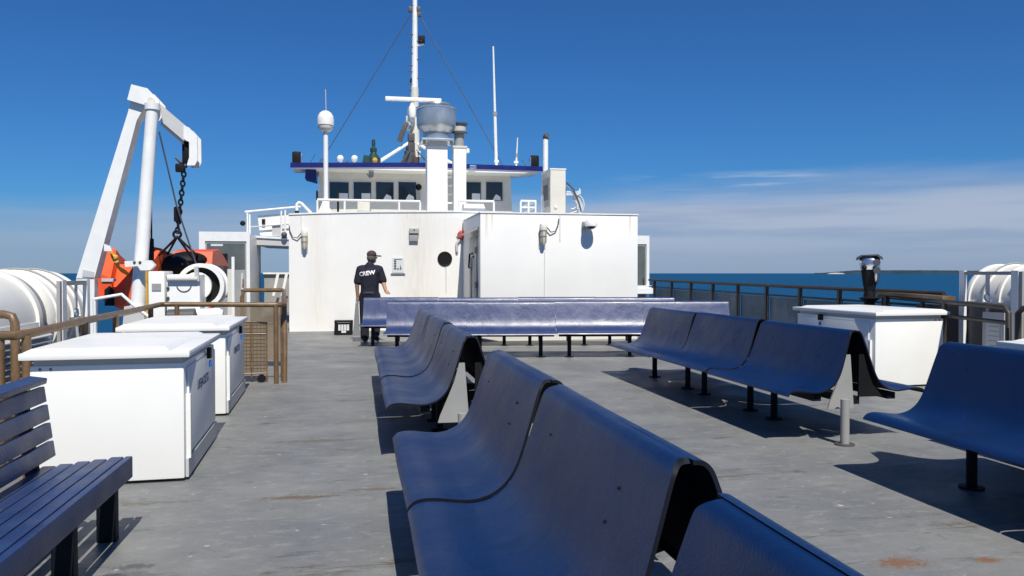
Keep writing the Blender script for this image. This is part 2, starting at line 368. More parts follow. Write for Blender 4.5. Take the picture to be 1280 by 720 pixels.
# ------------------------------------------------------------ setting: sea, shore, deck, hull
ms = MB(); n = 60
v = [ms.b.verts.new((x, y, -8)) for x, y in ((-60000, -60000), (60000, -60000), (60000, 60000), (-60000, 60000))]; ms.b.faces.new(v)
build('sea', ms, 'sea', kind='structure', smooth=False)
def shore(name, u0, u1, D, hts, m, depth):
    mb = MB(); top = []; bot = []; bk = []; n = len(hts) - 1
    for i, h in enumerate(hts):
        p = at(u0 + (u1 - u0) * i / n, 341.5, D); p2 = p * 1.0; q = (p2 - Vector((0, 0, EYE))).normalized() * depth
        bot.append(mb.b.verts.new((p.x, p.y, -9))); top.append(mb.b.verts.new((p.x + q.x * .15, p.y + q.y * .15, h))); bk.append(mb.b.verts.new((p.x + q.x, p.y + q.y, h + 2)))
    for i in range(n):
        mb.b.faces.new((bot[i], bot[i + 1], top[i + 1], top[i])); mb.b.faces.new((top[i], top[i + 1], bk[i + 1], bk[i]))
    return build(name, mb, m, kind='structure', smooth=False)
hts = []
for i in range(121):
    t = i / 120
    base = 0 if t < .02 else min(1, (t - .02) / .10) * 33 + 5 * math.sin(t * 7) * min(1, t * 3) + random.uniform(-1.8, 1.8)
    hts.append(max(-7, base + 4))
shore('hills', 1018, 1420, 9000, hts, 'land', 2500)
shore('shore_beach', 1034, 1056, 8600, [-7.5, -1, 3, 5, 6, 5, 3, 1, -7.5], 'sand', 200)

dk = MB()
dk.prism([(-2.9, -6), (7.6, -6), (7.6, 34), (-4.2, 34), (-4.2, 19.5), (-2.9, 19.5)], -.12, 0, 'Z')
build('deck', dk, 'deck', kind='structure', smooth=False)
hl = MB(); hl.bb(-3.0, 7.5, -6.2, 34.2, -8.5, -.125)
hull = single('ship_hull', hl, 'white', 'white steel hull of the ferry carrying the open grey deck', 'ship', smooth=False)
cm = MB(); cm.bb(-2.9, -2.8, -6, 19.5, 0, .12); cm.bb(7.47, 7.6, -6, 34, 0, .12)
build('deck_kerb', cm, 'lgrey', kind='structure', smooth=False)

# ------------------------------------------------------------ deckhouse
HY = 18.24
def house():
    t = thing('deckhouse', 'long low white steel deckhouse below the wheelhouse, with the plain aft wall', 'deckhouse', (2.3, HY, 0))
    top = [(-1.5, 2.63), (-.8, 2.665), (.4, 2.71), (2.3, 2.745), (4.2, 2.71), (6.1, 2.63)]
    build('wall', MB().prism([(-1.5, 0), (6.1, 0)] + top[::-1], HY, 34), 'white', t, smooth=False)
    lip = [(x, z + .002) for x, z in top] + [(x, z + .035) for x, z in top[::-1]]
    build('roof_edge', MB().prism(lip, HY - .02, HY + .12), 'white2', t, smooth=False)
    build('base_strip', MB().bb(-1.5, 2.3, HY - .03, HY - .002, .001, .06), 'grey', t, smooth=False)
    return t
house()
M['white_cabin'] = add_streaks('white', 'streaked_white_paint', [(-1.52, 2.54, .05, .55, .6), (-1.40, 2.54, .025, .4, .7), (1.45, 2.54, .03, .5, .45), (.25, 2.54, .02, .3, .3), (-.33, 2.0, .02, 1.8, .25), (-.9, 2.54, .012, .25, .4)])
M['white_house'] = add_streaks('white', 'streaked_house_paint', [(-3.55, 2.2, .02, .7, .18), (-2.9, 2.66, .015, .3, .22), (-1.2, 2.7, .012, .3, .25), (-.35, 1.5, .012, .4, .2), (-1.85, 2.7, .015, .3, .3), (-3.2, .35, .3, .35, .12), (-1.0, .2, .6, .2, .2)])
bpy.data.objects['wall'].data.materials[0] = M['white_house']
def cabin():
    x0, x1, y0 = 2.36, 5.62, 15.61
    t = thing('deck_cabin', 'white box-shaped machinery cabin projecting aft from the deckhouse, door on its left side', 'cabin', (4, y0, 0))
    build('wall', MB().bb(x0, x1, y0, HY - .003, 0, 2.53, bev=.015), 'white_cabin', t)
    build('roof_edge', MB().bb(x0 - .01, x1 + .01, y0 - .015, HY - .04, 2.533, 2.56), 'white2', t, smooth=False)
    build('corner_trim', MB().bb(x0 - .02, x0 - .003, y0 + .05, y0 + .11, .02, 2.2), 'grey', t, smooth=False)
    d = build('door', MB().bb(x0 - .035, x0 - .003, y0 + .35, y0 + 1.35, .18, 2.1, bev=.008), 'offwhite', t)
    for z in (.35, 1.05, 1.75): build('hinge', MB().bb(x0 - .06, x0 - .036, y0 + .30, y0 + .42, z, z + .13), 'dgrey', d, smooth=False)
    build('handle', MB().tube([(x0 - .036, y0 + .62, .8), (x0 - .09, y0 + .62, .85), (x0 - .09, y0 + .62, 1.65), (x0 - .036, y0 + .62, 1.7)], .02), 'dgrey', d)
    build('handle', MB().tube([(x0 - .036, y0 + .95, 1.45), (x0 - .10, y0 + .95, 1.47), (x0 - .10, y0 + .80, 1.74), (x0 - .036, y0 + .8, 1.76)], .018), 'black', d)
    build('rain_hood', MB().prism([(x0 - .30, 2.13), (x0 - .003, 2.27), (x0 - .003, 2.24), (x0 - .30, 2.10)], y0 + .2, y0 + 1.5), 'grey', t, smooth=False)
    build('sill_coaming', MB().bb(x0 - .05, x0 - .003, y0 + .3, y0 + 1.4, .001, .15), 'lgrey', t, smooth=False)
cabin()
# fixtures on the walls
for (x, y, z0, z1, lab) in ((3.66, 15.61, .3, 1.78, 'thin white conduit running down the projecting cabin wall below its lamp'), (3.98, 15.61, 2.0, 2.52, 'thin white conduit rising beside the cabin wall lamp to the roof edge'), (-1.22, HY, 2.3, 2.62, 'short white conduit above the lamp on the deckhouse wall')):
    single('conduit', MB().tube([(x, y - .012, z0), (x, y - .012, z1)], .009, 8), 'white2', lab, 'conduit')
def bulkhead_lamp(x, y, z, side, label):
    t = thing('bulkhead_lamp', label, 'lamp', (x, y, z), 'caged lamps on the white walls')
    build('bracket', MB().box((x, y - .05, z), (.11, .10, .13), bev=.015), 'offwhite', t)
    build('lamp_glass', MB().lathe([(.0, -.36), (.035, -.35), (.05, -.30), (.055, -.08), (.05, -.065)], (x, y - .10, z)), 'lens', t)
    cg = MB()
    for k in range(6):
        a = k * math.pi / 3; cg.tube([(x + .062 * math.cos(a), y - .10 + .062 * math.sin(a), z - .06), (x + .062 * math.cos(a), y - .10 + .062 * math.sin(a), z - .30), (x, y - .10, z - .37)], .006, 5)
    cg.torus((x, y - .10, z - .18), .062, .006); build('cage', cg, 'grey', t)
    build('cap', MB().lathe([(.07, -.07), (.075, .0), (.05, .05), (.0, .06)], (x, y - .10, z)), 'offwhite', t)
    build('cable', MB().tube([(x + side * .06, y - .06, z + .02), (x + side * .16, y - .05, z - .10), (x + side * .26, y - .03, z - .08), (x + side * .32, y - .03, z + .06), (x + side * .33, y - .03, z + .17)], .012, 6), 'dgrey', t)
p = at(381, 292, HY); bulkhead_lamp(p.x, HY, p.z, -1, 'cream caged bulkhead lamp on the deckhouse wall, cable to its left')
p = at(678, 284, 15.61); bulkhead_lamp(p.x, 15.61, p.z, 1, 'cream caged bulkhead lamp on the projecting cabin wall, cable to its right')
p = at(517.5, 294, HY)
t = thing('wall_vent', 'small grey hooded box fixed high on the deckhouse wall', 'vent', (p.x, HY, p.z))
build('hood', MB().prism([(HY - .003, p.z + .16), (HY - .09, p.z + .13), (HY - .10, p.z + .04), (HY - .003, p.z + .05)], p.x - .11, p.x + .11, 'X'), 'grey', t, smooth=False)
build('housing', MB().bb(p.x - .11, p.x + .09, HY - .07, HY - .003, p.z - .14, p.z + .045, bev=.008), 'grey', t)
build('bolt', MB().ball((p.x, HY - .10, p.z + .12), .015), 'dgrey', t)
p = at(556, 323.5, HY)
t = thing('porthole', 'round black porthole in the white deckhouse wall', 'porthole', (p.x, HY, p.z - .15))
build('rim', MB().torus((p.x, HY - .012, p.z), .15, .018, 'Y', 32), 'black', t)
build('pane', MB().lathe([(.145, -.018), (.145, -.003)], (p.x, HY, p.z), 'Y'), 'black', t)
build('drain_pipe', MB().bb(p.x + .02, p.x + .035, HY - .012, HY - .003, .9, p.z - .17), 'lgrey', t)
p = at(497.5, 331.5, HY)
t = thing('wall_notice', 'small framed notice with dark drawings on the deckhouse wall', 'notice', (p.x, HY, p.z - .18))
build('board', MB().bb(p.x - .13, p.x + .13, HY - .02, HY - .003, p.z - .17, p.z + .17), 'paper', t, smooth=False)
nb = MB()
for k in range(4): nb.bb(p.x - .09, p.x - .04, HY - .024, HY - .021, p.z + .07 - k * .055, p.z + .11 - k * .055)
nb.bb(p.x - .09, p.x + .09, HY - .024, HY - .021, p.z + .125, p.z + .14)
nb.prism([(p.x - .03, p.z - .10), (p.x + .02, p.z - .10), (p.x + .0, p.z - .05)], HY - .024, HY - .021)
nb.prism([(p.x + .04, p.z - .10), (p.x + .08, p.z - .10), (p.x + .05, p.z + .02)], HY - .024, HY - .021)
build('drawing', nb, 'dgrey', t, smooth=False)
build('frame', MB().bb(p.x - .16, p.x + .16, HY - .035, HY - .003, p.z - .20, p.z - .178), 'grey', t, smooth=False)
p = at(577.5, 294, HY)
t = thing('fire_bell', 'red round alarm bell with hanging grey strap beside the cabin corner', 'bell', (p.x, HY, p.z))
build('bell', MB().lathe([(.11, -.003), (.11, -.05), (.08, -.10), (0, -.12)], (p.x, HY, p.z), 'Y'), 'red', t)
build('strap', MB().tube([(p.x - .06, HY - .04, p.z - .10), (p.x - .13, HY - .04, p.z - .2), (p.x - .12, HY - .04, p.z - .38)], .03, 8), 'lgrey', t)
p = at(735, 281, 15.61)
t = thing('security_camera', 'white dome security camera on a bracket on the cabin wall', 'camera', (p.x, 15.61, p.z))
build('arm', MB().box((p.x - .07, 15.55, p.z), (.12, .11, .12), bev=.01), 'grey', t).location
build('dome', MB().lathe([(.0, .13), (.07, .115), (.12, .06), (.13, 0), (.13, -.04), (.11, -.05)], (p.x, 15.40, p.z)), 'white2', t)
build('lens', MB().ball((p.x, 15.40, p.z - .045), .10, (1, 1, .6)), 'glass', t)
build('arm', MB().bar((p.x, 15.606, p.z + .02), (p.x, 15.42, p.z + .04), .06), 'lgrey', t)
# black crate with white ribs at the wall base
p = at(431, 418, HY - .25)
t = thing('milk_crate', 'black plastic crate with pale open front standing against the deckhouse wall', 'crate', (p.x, HY - .25, 0))
cx = p.x - .02
build('shell', MB().prism([(cx - .19, .01), (cx + .19, .01), (cx + .20, .31), (cx - .20, .31)], HY - .42, HY - .05), 'black', t, smooth=False)
g = MB()
for k in range(4): g.bb(cx - .115 + k * .06, cx - .065 + k * .06, HY - .432, HY - .422, .10, .23)
g.bb(cx - .05, cx + .05, HY - .432, HY - .422, .05, .096); build('grille', g, 'paper', t, smooth=False)
build('handle_rim', MB().tube([(cx - .14, HY - .425, .27), (cx + .14, HY - .425, .27)], .012), 'dgrey', t)

# ------------------------------------------------------------ wheelhouse
def wheelhouse():
    Y = 30
    t = thing('wheelhouse', 'cream wheelhouse with a flat blue-edged roof and dark windows on top of the deckhouse', 'wheelhouse', (2.2, Y, 2.7))
    build('wall', MB().prism([(-1.45, 2.6), (5.82, 2.6), (5.70, 5.05), (-1.40, 5.05)], Y, 36), 'offwhite', t, smooth=False)
    build('roof', MB().prism([(-2.28, 5.04), (-2.28, 5.17), (2.2, 5.30), (6.68, 5.25), (6.68, 5.12), (6.0, 5.04)], Y - 1.0, Y + .5), 'white2', t, smooth=False)
    build('roof', MB().prism([(-1.5, 5.04), (-1.5, 5.19), (2.2, 5.30), (5.85, 5.26), (5.85, 5.06)], Y + .503, 37), 'white2', t, smooth=False)
    rf = build('fascia', MB().prism([(-2.32, 5.04), (-2.32, 5.21), (2.2, 5.33), (6.72, 5.30), (6.72, 5.13), (2.2, 5.17)], Y - 1.05, Y - 1.003), 'blue', t, smooth=False)
    build('wing_bracket', MB().prism([(-1.82, 5.03), (-1.46, 5.03), (-1.46, 4.62), (-1.85, 4.72)], Y - .7, Y + .2), 'blue', t, smooth=False)
    for (u0, u1) in ((412, 436), (442, 464), (470, 492), (498, 520), (580.5, 601), (607.5, 628)):
        a = at(u0, 227.5, Y); b = at(u1, 251, Y)
        f = build('window', MB().bb(a.x - .04, b.x + .04, Y - .03, Y - .003, b.z - .04, a.z + .04), 'lgrey', t, smooth=False)
        build('pane', MB().bb(a.x, b.x, Y - .036, Y - .031, b.z, a.z), 'glass', f, smooth=False)
        q = (b.x - a.x)
        if u0 in (412, 442, 580.5): build('blind', MB().bb(a.x + q * .45, b.x - .03, Y - .042, Y - .038, b.z + .02, b.z + .27), 'paper', f, smooth=False)
        else: build('blind', MB().prism([(a.x + q * .4, b.z + .02), (b.x - .06, b.z + .02), (b.x - .1, b.z + .16), (a.x + q * .6, b.z + .24), (a.x + q * .5, b.z + .15)], Y - .042, Y - .038), 'paper', f, smooth=False)
    # ladder between the two stacks
    a = at(557, 214, Y - .3)
    lad = build('ladder', MB().bar((a.x - .05, Y - .3, 2.7), (a.x - .05, Y - .3, 5.1), .05), 'white2', t)
    lad2 = MB(); lad2.bar((a.x + .38, Y - .3, 2.7), (a.x + .38, Y - .3, 5.1), .05)
    for k in range(7): lad2.bar((a.x - .02, Y - .3, 3.0 + k * .32), (a.x + .35, Y - .3, 3.0 + k * .32), .05)
    build('rung', lad2, 'white2', t)
    build('porthole', MB().lathe([(.12, -.03), (.12, -.003)], (at(523, 234, Y).x, Y, at(523, 234, Y).z), 'Y'), 'black', t)
    build('intercom', MB().bb(at(520, 240, Y).x, at(525, 240, Y).x, Y - .1, Y - .003, 4.0, 4.35), 'grey', t)
wheelhouse()
def roof_lamp(u, v, Y, s, lab):
    p = at(u, v, Y) + Vector((0, 0, .10))
    t = thing('floodlight', lab, 'floodlight', (p.x, Y, p.z - .2), 'black floodlights at the wheelhouse roof ends')
    build('housing', MB().box(p, (.30, .34, .48), bev=.06), 'black', t)
    build('reflector', MB().box(p + Vector((s * .16, 0, -.02)), (.07, .24, .36), bev=.02), 'chrome', t)
    build('foot', MB().box(p + Vector((0, 0, -.27)), (.12, .12, .12)), 'white2', t)
roof_lamp(371, 202, 29.2, 1, 'black boxy floodlight at the left end of the wheelhouse roof')
roof_lamp(668, 206, 29.2, -1, 'black boxy floodlight at the right end of the wheelhouse roof')
# twin white searchlights
p = at(434, 203, 29.4)
t = thing('horn_cluster', 'pair of small round white searchlights on the wheelhouse roof', 'searchlight', p - Vector((0, 0, .3)))
build('bracket', MB().tube([p + Vector((-.24, 0, .08)), p + Vector((-.18, 0, -.08)), p + Vector((.2, 0, -.08)), p + Vector((.26, 0, .08))], .05), 'white2', t)
build('lamp', MB().ball(p + Vector((-.24, -.05, .13)), .12), 'white2', t); build('lamp', MB().ball(p + Vector((.26, -.05, .14)), .12), 'white2', t)
build('foot', MB().lathe([(.16, -.2), (.12, -.12), (.1, -.02), (0, .06)], p), 'dgrey', t)
# green signal lamp
p = at(467, 198, 29.4)
t = thing('signal_lamp', 'dark green ship signal lamp with square hood on the wheelhouse roof', 'lamp', p - Vector((0, 0, .25)))
build('body', MB().lathe([(.10, -.3), (.24, -.22), (.26, -.02), (.15, .12), (.10, .2), (.13, .26), (.12, .36), (.05, .42), (.07, .5), (.06, .66), (0, .7)], p, seg=14), 'seagreen', t)
build('hood', MB().box(p + Vector((-.26, -.05, -.07)), (.24, .3, .28), rot=Matrix.Rotation(.2, 3, 'Y')), 'seagreen', t)
build('fitting', MB().ball(p + Vector((.04, -.22, -.10)), .10), 'rope', t)
# mast
def mast():
    Y = 30.6; b = at(518.5, 207, Y); T = at(518.5, -14, Y)
    t = thing('mast', 'tall cream and white steel mast with steps and radar rising behind the fan', 'mast', (b.x, Y, 5.2))
    mid = at(518.5, 110, Y)
    build('pole', MB().tube([(b.x, Y, 5.15), (b.x, Y, mid.z)], [.20, .15], 14), 'offwhite', t)
    build('topmast', MB().tube([(b.x, Y, mid.z + .002), (b.x + .02, Y, T.z)], [.13, .085], 12), 'white2', t)
    for k in range(11):
        z = at(0, 100 - k * 8.5, Y).z; s = 1 if k % 3 == 0 else -1
        build('step', MB().tube([(b.x, Y - .05, z), (b.x + s * .26, Y - .12, z)], .018, 6), 'dgrey', t)
    a = at(481, 127, Y); c = at(550, 127, Y)
    rd = build('radar', MB().bb(a.x, c.x, Y - .55, Y - .35, a.z - .05, a.z + .09, bev=.02), 'white2', t)
    build('gearbox', MB().lathe([(.12, -.55), (.14, -.45), (.14, -.2), (.09, -.1), (.08, -.02)], (b.x - .12, Y - .42, a.z - .08), seg=16), 'white2', rd)
    build('radar_bracket', MB().bar((b.x - .3, Y - .4, a.z - .85), (b.x + .1, Y, a.z - .85), .1), 'offwhite', t)
    # navigation lamps
    for (u, v, s, q) in ((527, 50, .24, 'black'), (513, 12, .16, 'dgrey'), (523, 12, .16, 'dgrey'), (524, 18, .14, 'dgrey'), (515, 101, .14, 'black')):
        p = at(u, v, Y); build('navigation_lamp', MB().box(p, (s, s, s * 1.2), bev=.02), q, t)
    for (u, v) in ((530, 55), (517, 7)):
        p = at(u, v, Y); build('lamp_shelf', MB().bar((b.x, Y, p.z - .1), (p.x, Y - .05, p.z), .07), 'offwhite', t)
    p = at(503.5, 165, Y - .4); build('panel', MB().box(p, (.20, .35, .75), rot=Matrix.Rotation(.35, 3, 'Y'), bev=.02), 'dgrey', t)
    p = at(507, 158, Y - .4); build('lamp', MB().ball(p, .11), 'white2', t)
    p = at(513, 161, Y); build('collar', MB().tube([(p.x - .25, Y, p.z), (p.x + .3, Y, p.z)], .07), 'white2', t)
    for (u, v, d, q) in ((513, 150, .3, 'white2'), (514, 138, .26, 'white2'), (513, 184, .34, 'dgrey'), (512, 196, .42, 'dgrey'), (522, 193, .24, 'offwhite'), (511, 204, .5, 'dgrey'), (520, 200, .3, 'cap'), (514, 172, .3, 'dgrey')):
        p = at(u, v, Y - .15); build('junction_box', MB().box(p, (d * .8, .25, d), rz=random.uniform(0, 1), bev=.02), q, t)
    for (u0, v0, u1, v1) in ((463, 209, 514, 177), (566, 205, 522, 180), (500, 205, 515, 185), (536, 205, 520, 187)):
        a = at(u0, v0, Y - 1.2); c = at(u1, v1, Y - .1); build('strut', MB().tube([a, c], .065 if v1 < 181 else .03, 10), 'white2' if v1 < 181 else 'dgrey', t)
    return T, b
mt, mb_ = mast()
for (u1, v1, u0, v0, side) in ((398, 208, 514, 18, 'left'), (632, 213, 525, 20, 'right')):
    a = at(u0, v0, 30.6); c = at(u1, v1, 29.6)
    single('stay_wire', MB().tube([a, c], .016, 5), 'wire', 'thin dark stay wire running from the mast top down to the %s side' % side, 'wire', 'mast stay wires')
# whip aerials
def whip(u, v0, v1, Y, r, lab, lean=0):
    a = at(u, v1, Y); c = at(u + lean, v0, Y)
    t = thing('whip_aerial', lab, 'aerial', a, 'whip aerials on the upper decks')
    m_ = a.lerp(c, .45)
    build('lower_rod', MB().tube([a, m_], r, 8), 'white2', t); build('upper_rod', MB().tube([m_, c], [r * .8, r * .5], 8), 'white2', t)
    build('ferrule', MB().tube([m_ - Vector((0, 0, .08)), m_ + Vector((0, 0, .05))], r * 1.5, 8), 'grey', t)
    build('clamp', MB().box(a + Vector((0, 0, .25)), (.16, .1, .08)), 'white2', t)
whip(620.5, 58, 210, 29.6, .06, 'tallest white whip aerial standing on the wheelhouse roof', -4)
whip(645, 172, 211, 29.6, .035, 'short white whip aerial near the right end of the wheelhouse roof', 2)
whip(421.5, 217, 262, 18.9, .02, 'short aerial stub behind the roof railing') if False else None
for (u0, v0, u1, v1) in ((385, 208, 394, 193), (396, 209, 402, 198), (652, 200, 660, 211)):
    single('wire_aerial', MB().tube([at(u0, v0, 29.5), at(u1, v1, 29.5)], .012, 5), 'wire', {385: 'thin dark wire aerial nearest the left floodlight on the wheelhouse roof', 396: 'second thin dark wire aerial, just left of the dome post', 652: 'thin dark wire stub beside the right floodlight'}[u0], 'aerial')
# satellite dome on post
Y = 18.9; p = at(407.5, 264, Y); q = at(407.5, 160, Y)
t = thing('satellite_dome', 'small white dome aerial on a tall white post at the deckhouse roof edge', 'aerial', (p.x, Y, 2.69))
build('post', MB().tube([(p.x, Y, 2.69), (p.x, Y, q.z)], .055, 12), 'white2', t)
build('base', MB().lathe([(.09, -.08), (.13, -.06), (.17, .0), (.17, .06)], (p.x, Y, q.z), seg=24), 'offwhite', t)
build('dome', MB().lathe([(.185, .06), (.19, .18), (.175, .27), (.135, .34), (.07, .385), (0, .40)], (p.x, Y, q.z), seg=24), 'white2', t)
build('whip', MB().tube([(p.x + .01, Y, q.z + .39), (p.x, Y, q.z + .88)], .01, 6), 'lgrey', t)
for z in (2.9,): build('bracket', MB().box((p.x, Y, z), (.16, .14, .30)), 'white2', t)
build('gusset', MB().prism([(p.x - .20, 2.70), (p.x + .15, 2.70), (p.x + .03, 3.0), (p.x - .08, 3.0)], Y + .03, Y + .06), 'white2', t, smooth=False)
# exhaust fan and its trunk
Y = 20; cx = at(545.5, 150, Y).x
t = thing('exhaust_fan', 'large round galvanised exhaust fan on a square white trunk', 'exhaust fan', (cx, Y, 2.74))
zb = at(545, 178, Y).z; zt = at(545, 130, Y).z
build('trunk', MB().bb(cx - .25, cx + .25, Y - .25, Y + .25, 2.74, zb - .12, bev=.01), 'white', t)
build('trunk_head', MB().bb(cx - .251, cx + .251, Y - .251, Y + .251, zb - .118, zb - .022), 'lgrey', t)
build('flange', MB().bb(cx - .40, cx + .40, Y - .40, Y + .40, zb - .02, zb + .04, bev=.008), 'galv', t)
build('fan_bowl', MB().lathe([(.34, .042), (.345, .2), (.36, .24), (.46, .33), (.49, .42), (.49, .80), (.505, .81), (.505, .84), (.47, .84), (.46, .78), (.1, .78)], (cx, Y, zb), seg=48), 'galv', t)
build('fan_cap', MB().lathe([(.30, .782), (.33, .89), (.36, .91), (.35, .95), (.2, .96), (0, .965)], (cx, Y, zb), seg=40), 'galv', t)
for s in (-1, 1): build('clip', MB().box((cx + s * .33, Y - .36, zb - .06), (.07, .05, .10)), 'dgrey', t)
# second stack
Y = 20.3; cx = at(574, 200, Y).x; zb = at(574, 186, Y).z
t = thing('vent_stack', 'narrower white vent stack with dark flared cowl right of the exhaust fan', 'vent', (cx, Y, 2.74))
build('trunk', MB().bb(cx - .16, cx + .16, Y - .16, Y + .16, 2.74, zb, bev=.01), 'white', t)
build('collar', MB().bb(cx - .18, cx + .18, Y - .18, Y + .18, zb + .002, zb + .05), 'offwhite', t)
build('pipe', MB().lathe([(.125, .05), (.125, .36)], (cx, Y, zb), seg=24), 'grey', t)
build('cowl', MB().lathe([(.125, .362), (.21, .37), (.21, .41), (.165, .42), (.165, .56), (.20, .60), (.22, .62), (.22, .64), (0, .645)], (cx, Y, zb), seg=28), 'dgrey', t)
build('cowl_band', MB().lathe([(.171, .43), (.175, .55)], (cx, Y, zb), seg=28), 'lgrey', t)
build('side_lamp', MB().lathe([(.0, .62), (.06, .6), (.06, .5), (0, .48)], (cx + .2, Y - .05, zb - .6)), 'white2', t)
# roof railings
def railing(name, lab, pts, z, r, m, posts, base, mid=(), group=None, z0=None):
    t = thing(name, lab, 'railing', (pts[0][0], pts[0][1], base), group)
    build('top_rail', MB().tube([(x, y, z) for x, y in pts], r, 10), m, t)
    for k in mid: build('middle_rail', MB().tube([(x, y, k) for x, y in pts], r * .75, 8), m, t)
    for (x, y) in posts: build('post', MB().tube([(x, y, base), (x, y, z - r * .3)], r * .9, 10), m, t)
    return t
railing('roof_railing', 'white railing on the deckhouse roof left of the exhaust fan', [(-.90, 18.5), (1.40, 18.5)], 3.0, .028, 'white2', [(-.9, 18.5), (-.3, 18.5), (.92, 18.5), (1.4, 18.5)], 2.68, group='white railings on the deckhouse roof')
railing('roof_railing', 'white railing on the deckhouse roof right of the narrow vent stack', [(2.30, 18.5), (3.12, 18.5)], 3.03, .028, 'white2', [(2.3, 18.5), (3.12, 18.5)], 2.70, group='white railings on the deckhouse roof')
railing('roof_railing', 'short white railing frame between the wheelhouse and the grey cabinet', [(3.76, 18.5), (4.12, 18.5), (4.12, 19.8)], 3.05, .028, 'white2', [(3.76, 18.5), (3.95, 18.5), (4.12, 18.5)], 2.70, mid=(2.9,), group='white railings on the deckhouse roof')
p = at(454, 257, 18.8); single('roof_box', MB().bb(p.x - .13, p.x + .15, 18.7, 19.0, 2.70, 3.0, bev=.015), 'offwhite', 'cream box standing behind the roof railing left of the fan', 'box')
p = at(593, 259, 18.8); single('roof_locker', MB().prism([(p.x - .28, 2.74), (p.x + .28, 2.74), (p.x + .2, 2.98), (p.x - .26, 2.98)], 18.65, 19.1), 'white2', 'low white box behind the railing right of the vent stack', 'box', smooth=False)
p = at(676, 257, 18.2)
t = thing('life_canister', 'upright white rounded canister on the roof beside the grey cabinet', 'canister', (p.x - .03, 17.4, 2.56))
build('shell', MB().lathe([(0, .10), (.08, .11), (.085, .15), (.085, .48), (.06, .54), (0, .55)], (p.x - .09, 17.4, 2.56)), 'white2', t)
build('stand', MB().tube([(p.x - .09, 17.4, 2.56), (p.x - .09, 17.4, 2.68)], .03), 'white2', t)
for (u, lab) in ((396.5, 'black pole stub at the left end of the roof railing'), (422.5, 'black pole stub behind the roof railing near the dome post')):
    p = at(u, 238, 18.8); single('pole_stub', MB().tube([(p.x, 18.75, 2.68), (p.x, 18.75, p.z - .04), (p.x, 18.75, p.z)], [.025, .025, .01]), 'black', lab, 'pole')
for (u, lab) in ((371, 'white gooseneck vent pipe at the left edge of the deckhouse roof'),):
    p = at(u, 253, 18.7)
    t = thing('gooseneck_vent', lab, 'vent', (p.x, 18.7, 2.64))
    build('pipe', MB().tube([(p.x, 18.7, 2.64), (p.x, 18.7, p.z - .04), (p.x + .04, 18.7, p.z), (p.x + .10, 18.7, p.z - .02), (p.x + .36, 18.7, 2.66)], .035), 'white2', t)
    build('clamp', MB().tube([(p.x, 18.7, 2.66), (p.x, 18.7, 2.76)], .045), 'black', t)
# grey cabinet, exhaust pipe, hose coil on cabin roof
Y = 16.8; a = at(688, 212, Y); b = at(707, 267, Y)
t = thing('cabinet', 'tall beige equipment cabinet standing on the projecting cabin roof', 'cabinet', ((a.x + b.x) / 2, Y, 2.56))
build('body', MB().bb(a.x, b.x, Y, Y + .85, 2.56, a.z, bev=.01), 'offwhite', t)
build('top', MB().bb(a.x - .01, b.x + .01, Y - .01, Y + .86, a.z + .002, a.z + .03), 'white2', t)
build('door', MB().bb(a.x - .012, a.x - .002, Y + .1, Y + .7, 2.8, a.z - .15), 'grey', t, smooth=False)
build('louvre', MB().bb(a.x - .02, a.x - .013, Y + .2, Y + .6, 2.95, a.z - .3), 'dgrey', t, smooth=False)
build('switch', MB().ball((a.x + .12, Y - .01, 2.78), .035), 'white2', t)
build('latch', MB().bb(b.x, b.x + .03, Y + .05, Y + .1, 3.1, 3.2), 'dgrey', t)
a = at(682, 174, 18.0); b = at(682, 264, 18.0)
t = thing('exhaust_pipe', 'white vertical pipe with dark bent mouth behind the beige cabinet', 'pipe', (a.x, 18, 2.73))
build('pipe', MB().tube([(a.x, 18, 2.56), (a.x, 18, a.z)], .06, 14), 'white2', t)
build('mouth', MB().tube([(a.x, 18, a.z + .002), (a.x, 18, a.z + .05), (a.x + .02, 17.94, a.z + .09)], .065, 14), 'dgrey', t)
t = thing('hose_coil', 'coiled pale hose hung beside the beige cabinet', 'hose', (4.6, 17, 2.56))
p = at(716, 250, 17.0)
for k in range(7):
    rr = .10 + .026 * k; c = (p.x - .04, 16.95 + .02 * (k % 3), p.z - .10)
    build('coil', MB().torus(c, rr, .011, 'Y', 28, a0=R(-100), a1=R(80), sx=1.1), 'hose', t)
for k in range(3):
    build('coil', MB().tube([(p.x - .18, 16.9, p.z + .10 + .035 * k), (p.x + .05, 16.9, p.z + .10 + .03 * k), (p.x + .16, 16.95, p.z + .14 + .03 * k), (p.x + .17, 17.1, p.z + .20)], .014, 6), 'hose', t)
build('bracket', MB().tube([(p.x + .02, 17.05, 2.56), (p.x + .14, 17.05, p.z - .1), (p.x + .17, 17.05, p.z + .26)], .014), 'white2', t)
build('cable', MB().tube([(p.x - .18, 16.85, p.z + .36), (p.x - .03, 16.85, p.z + .22), (p.x + .09, 16.85, p.z - .05), (p.x + .15, 16.85, p.z - .27)], .018), 'dgrey', t)
build('cable', MB().tube([(p.x - .16, 17.12, p.z + .33), (p.x + .04, 17.12, p.z + .25), (p.x + .17, 17.12, p.z + .05), (p.x + .24, 17.12, p.z - .10), (p.x + .18, 17.12, p.z - .22)], .010), 'grey', t)
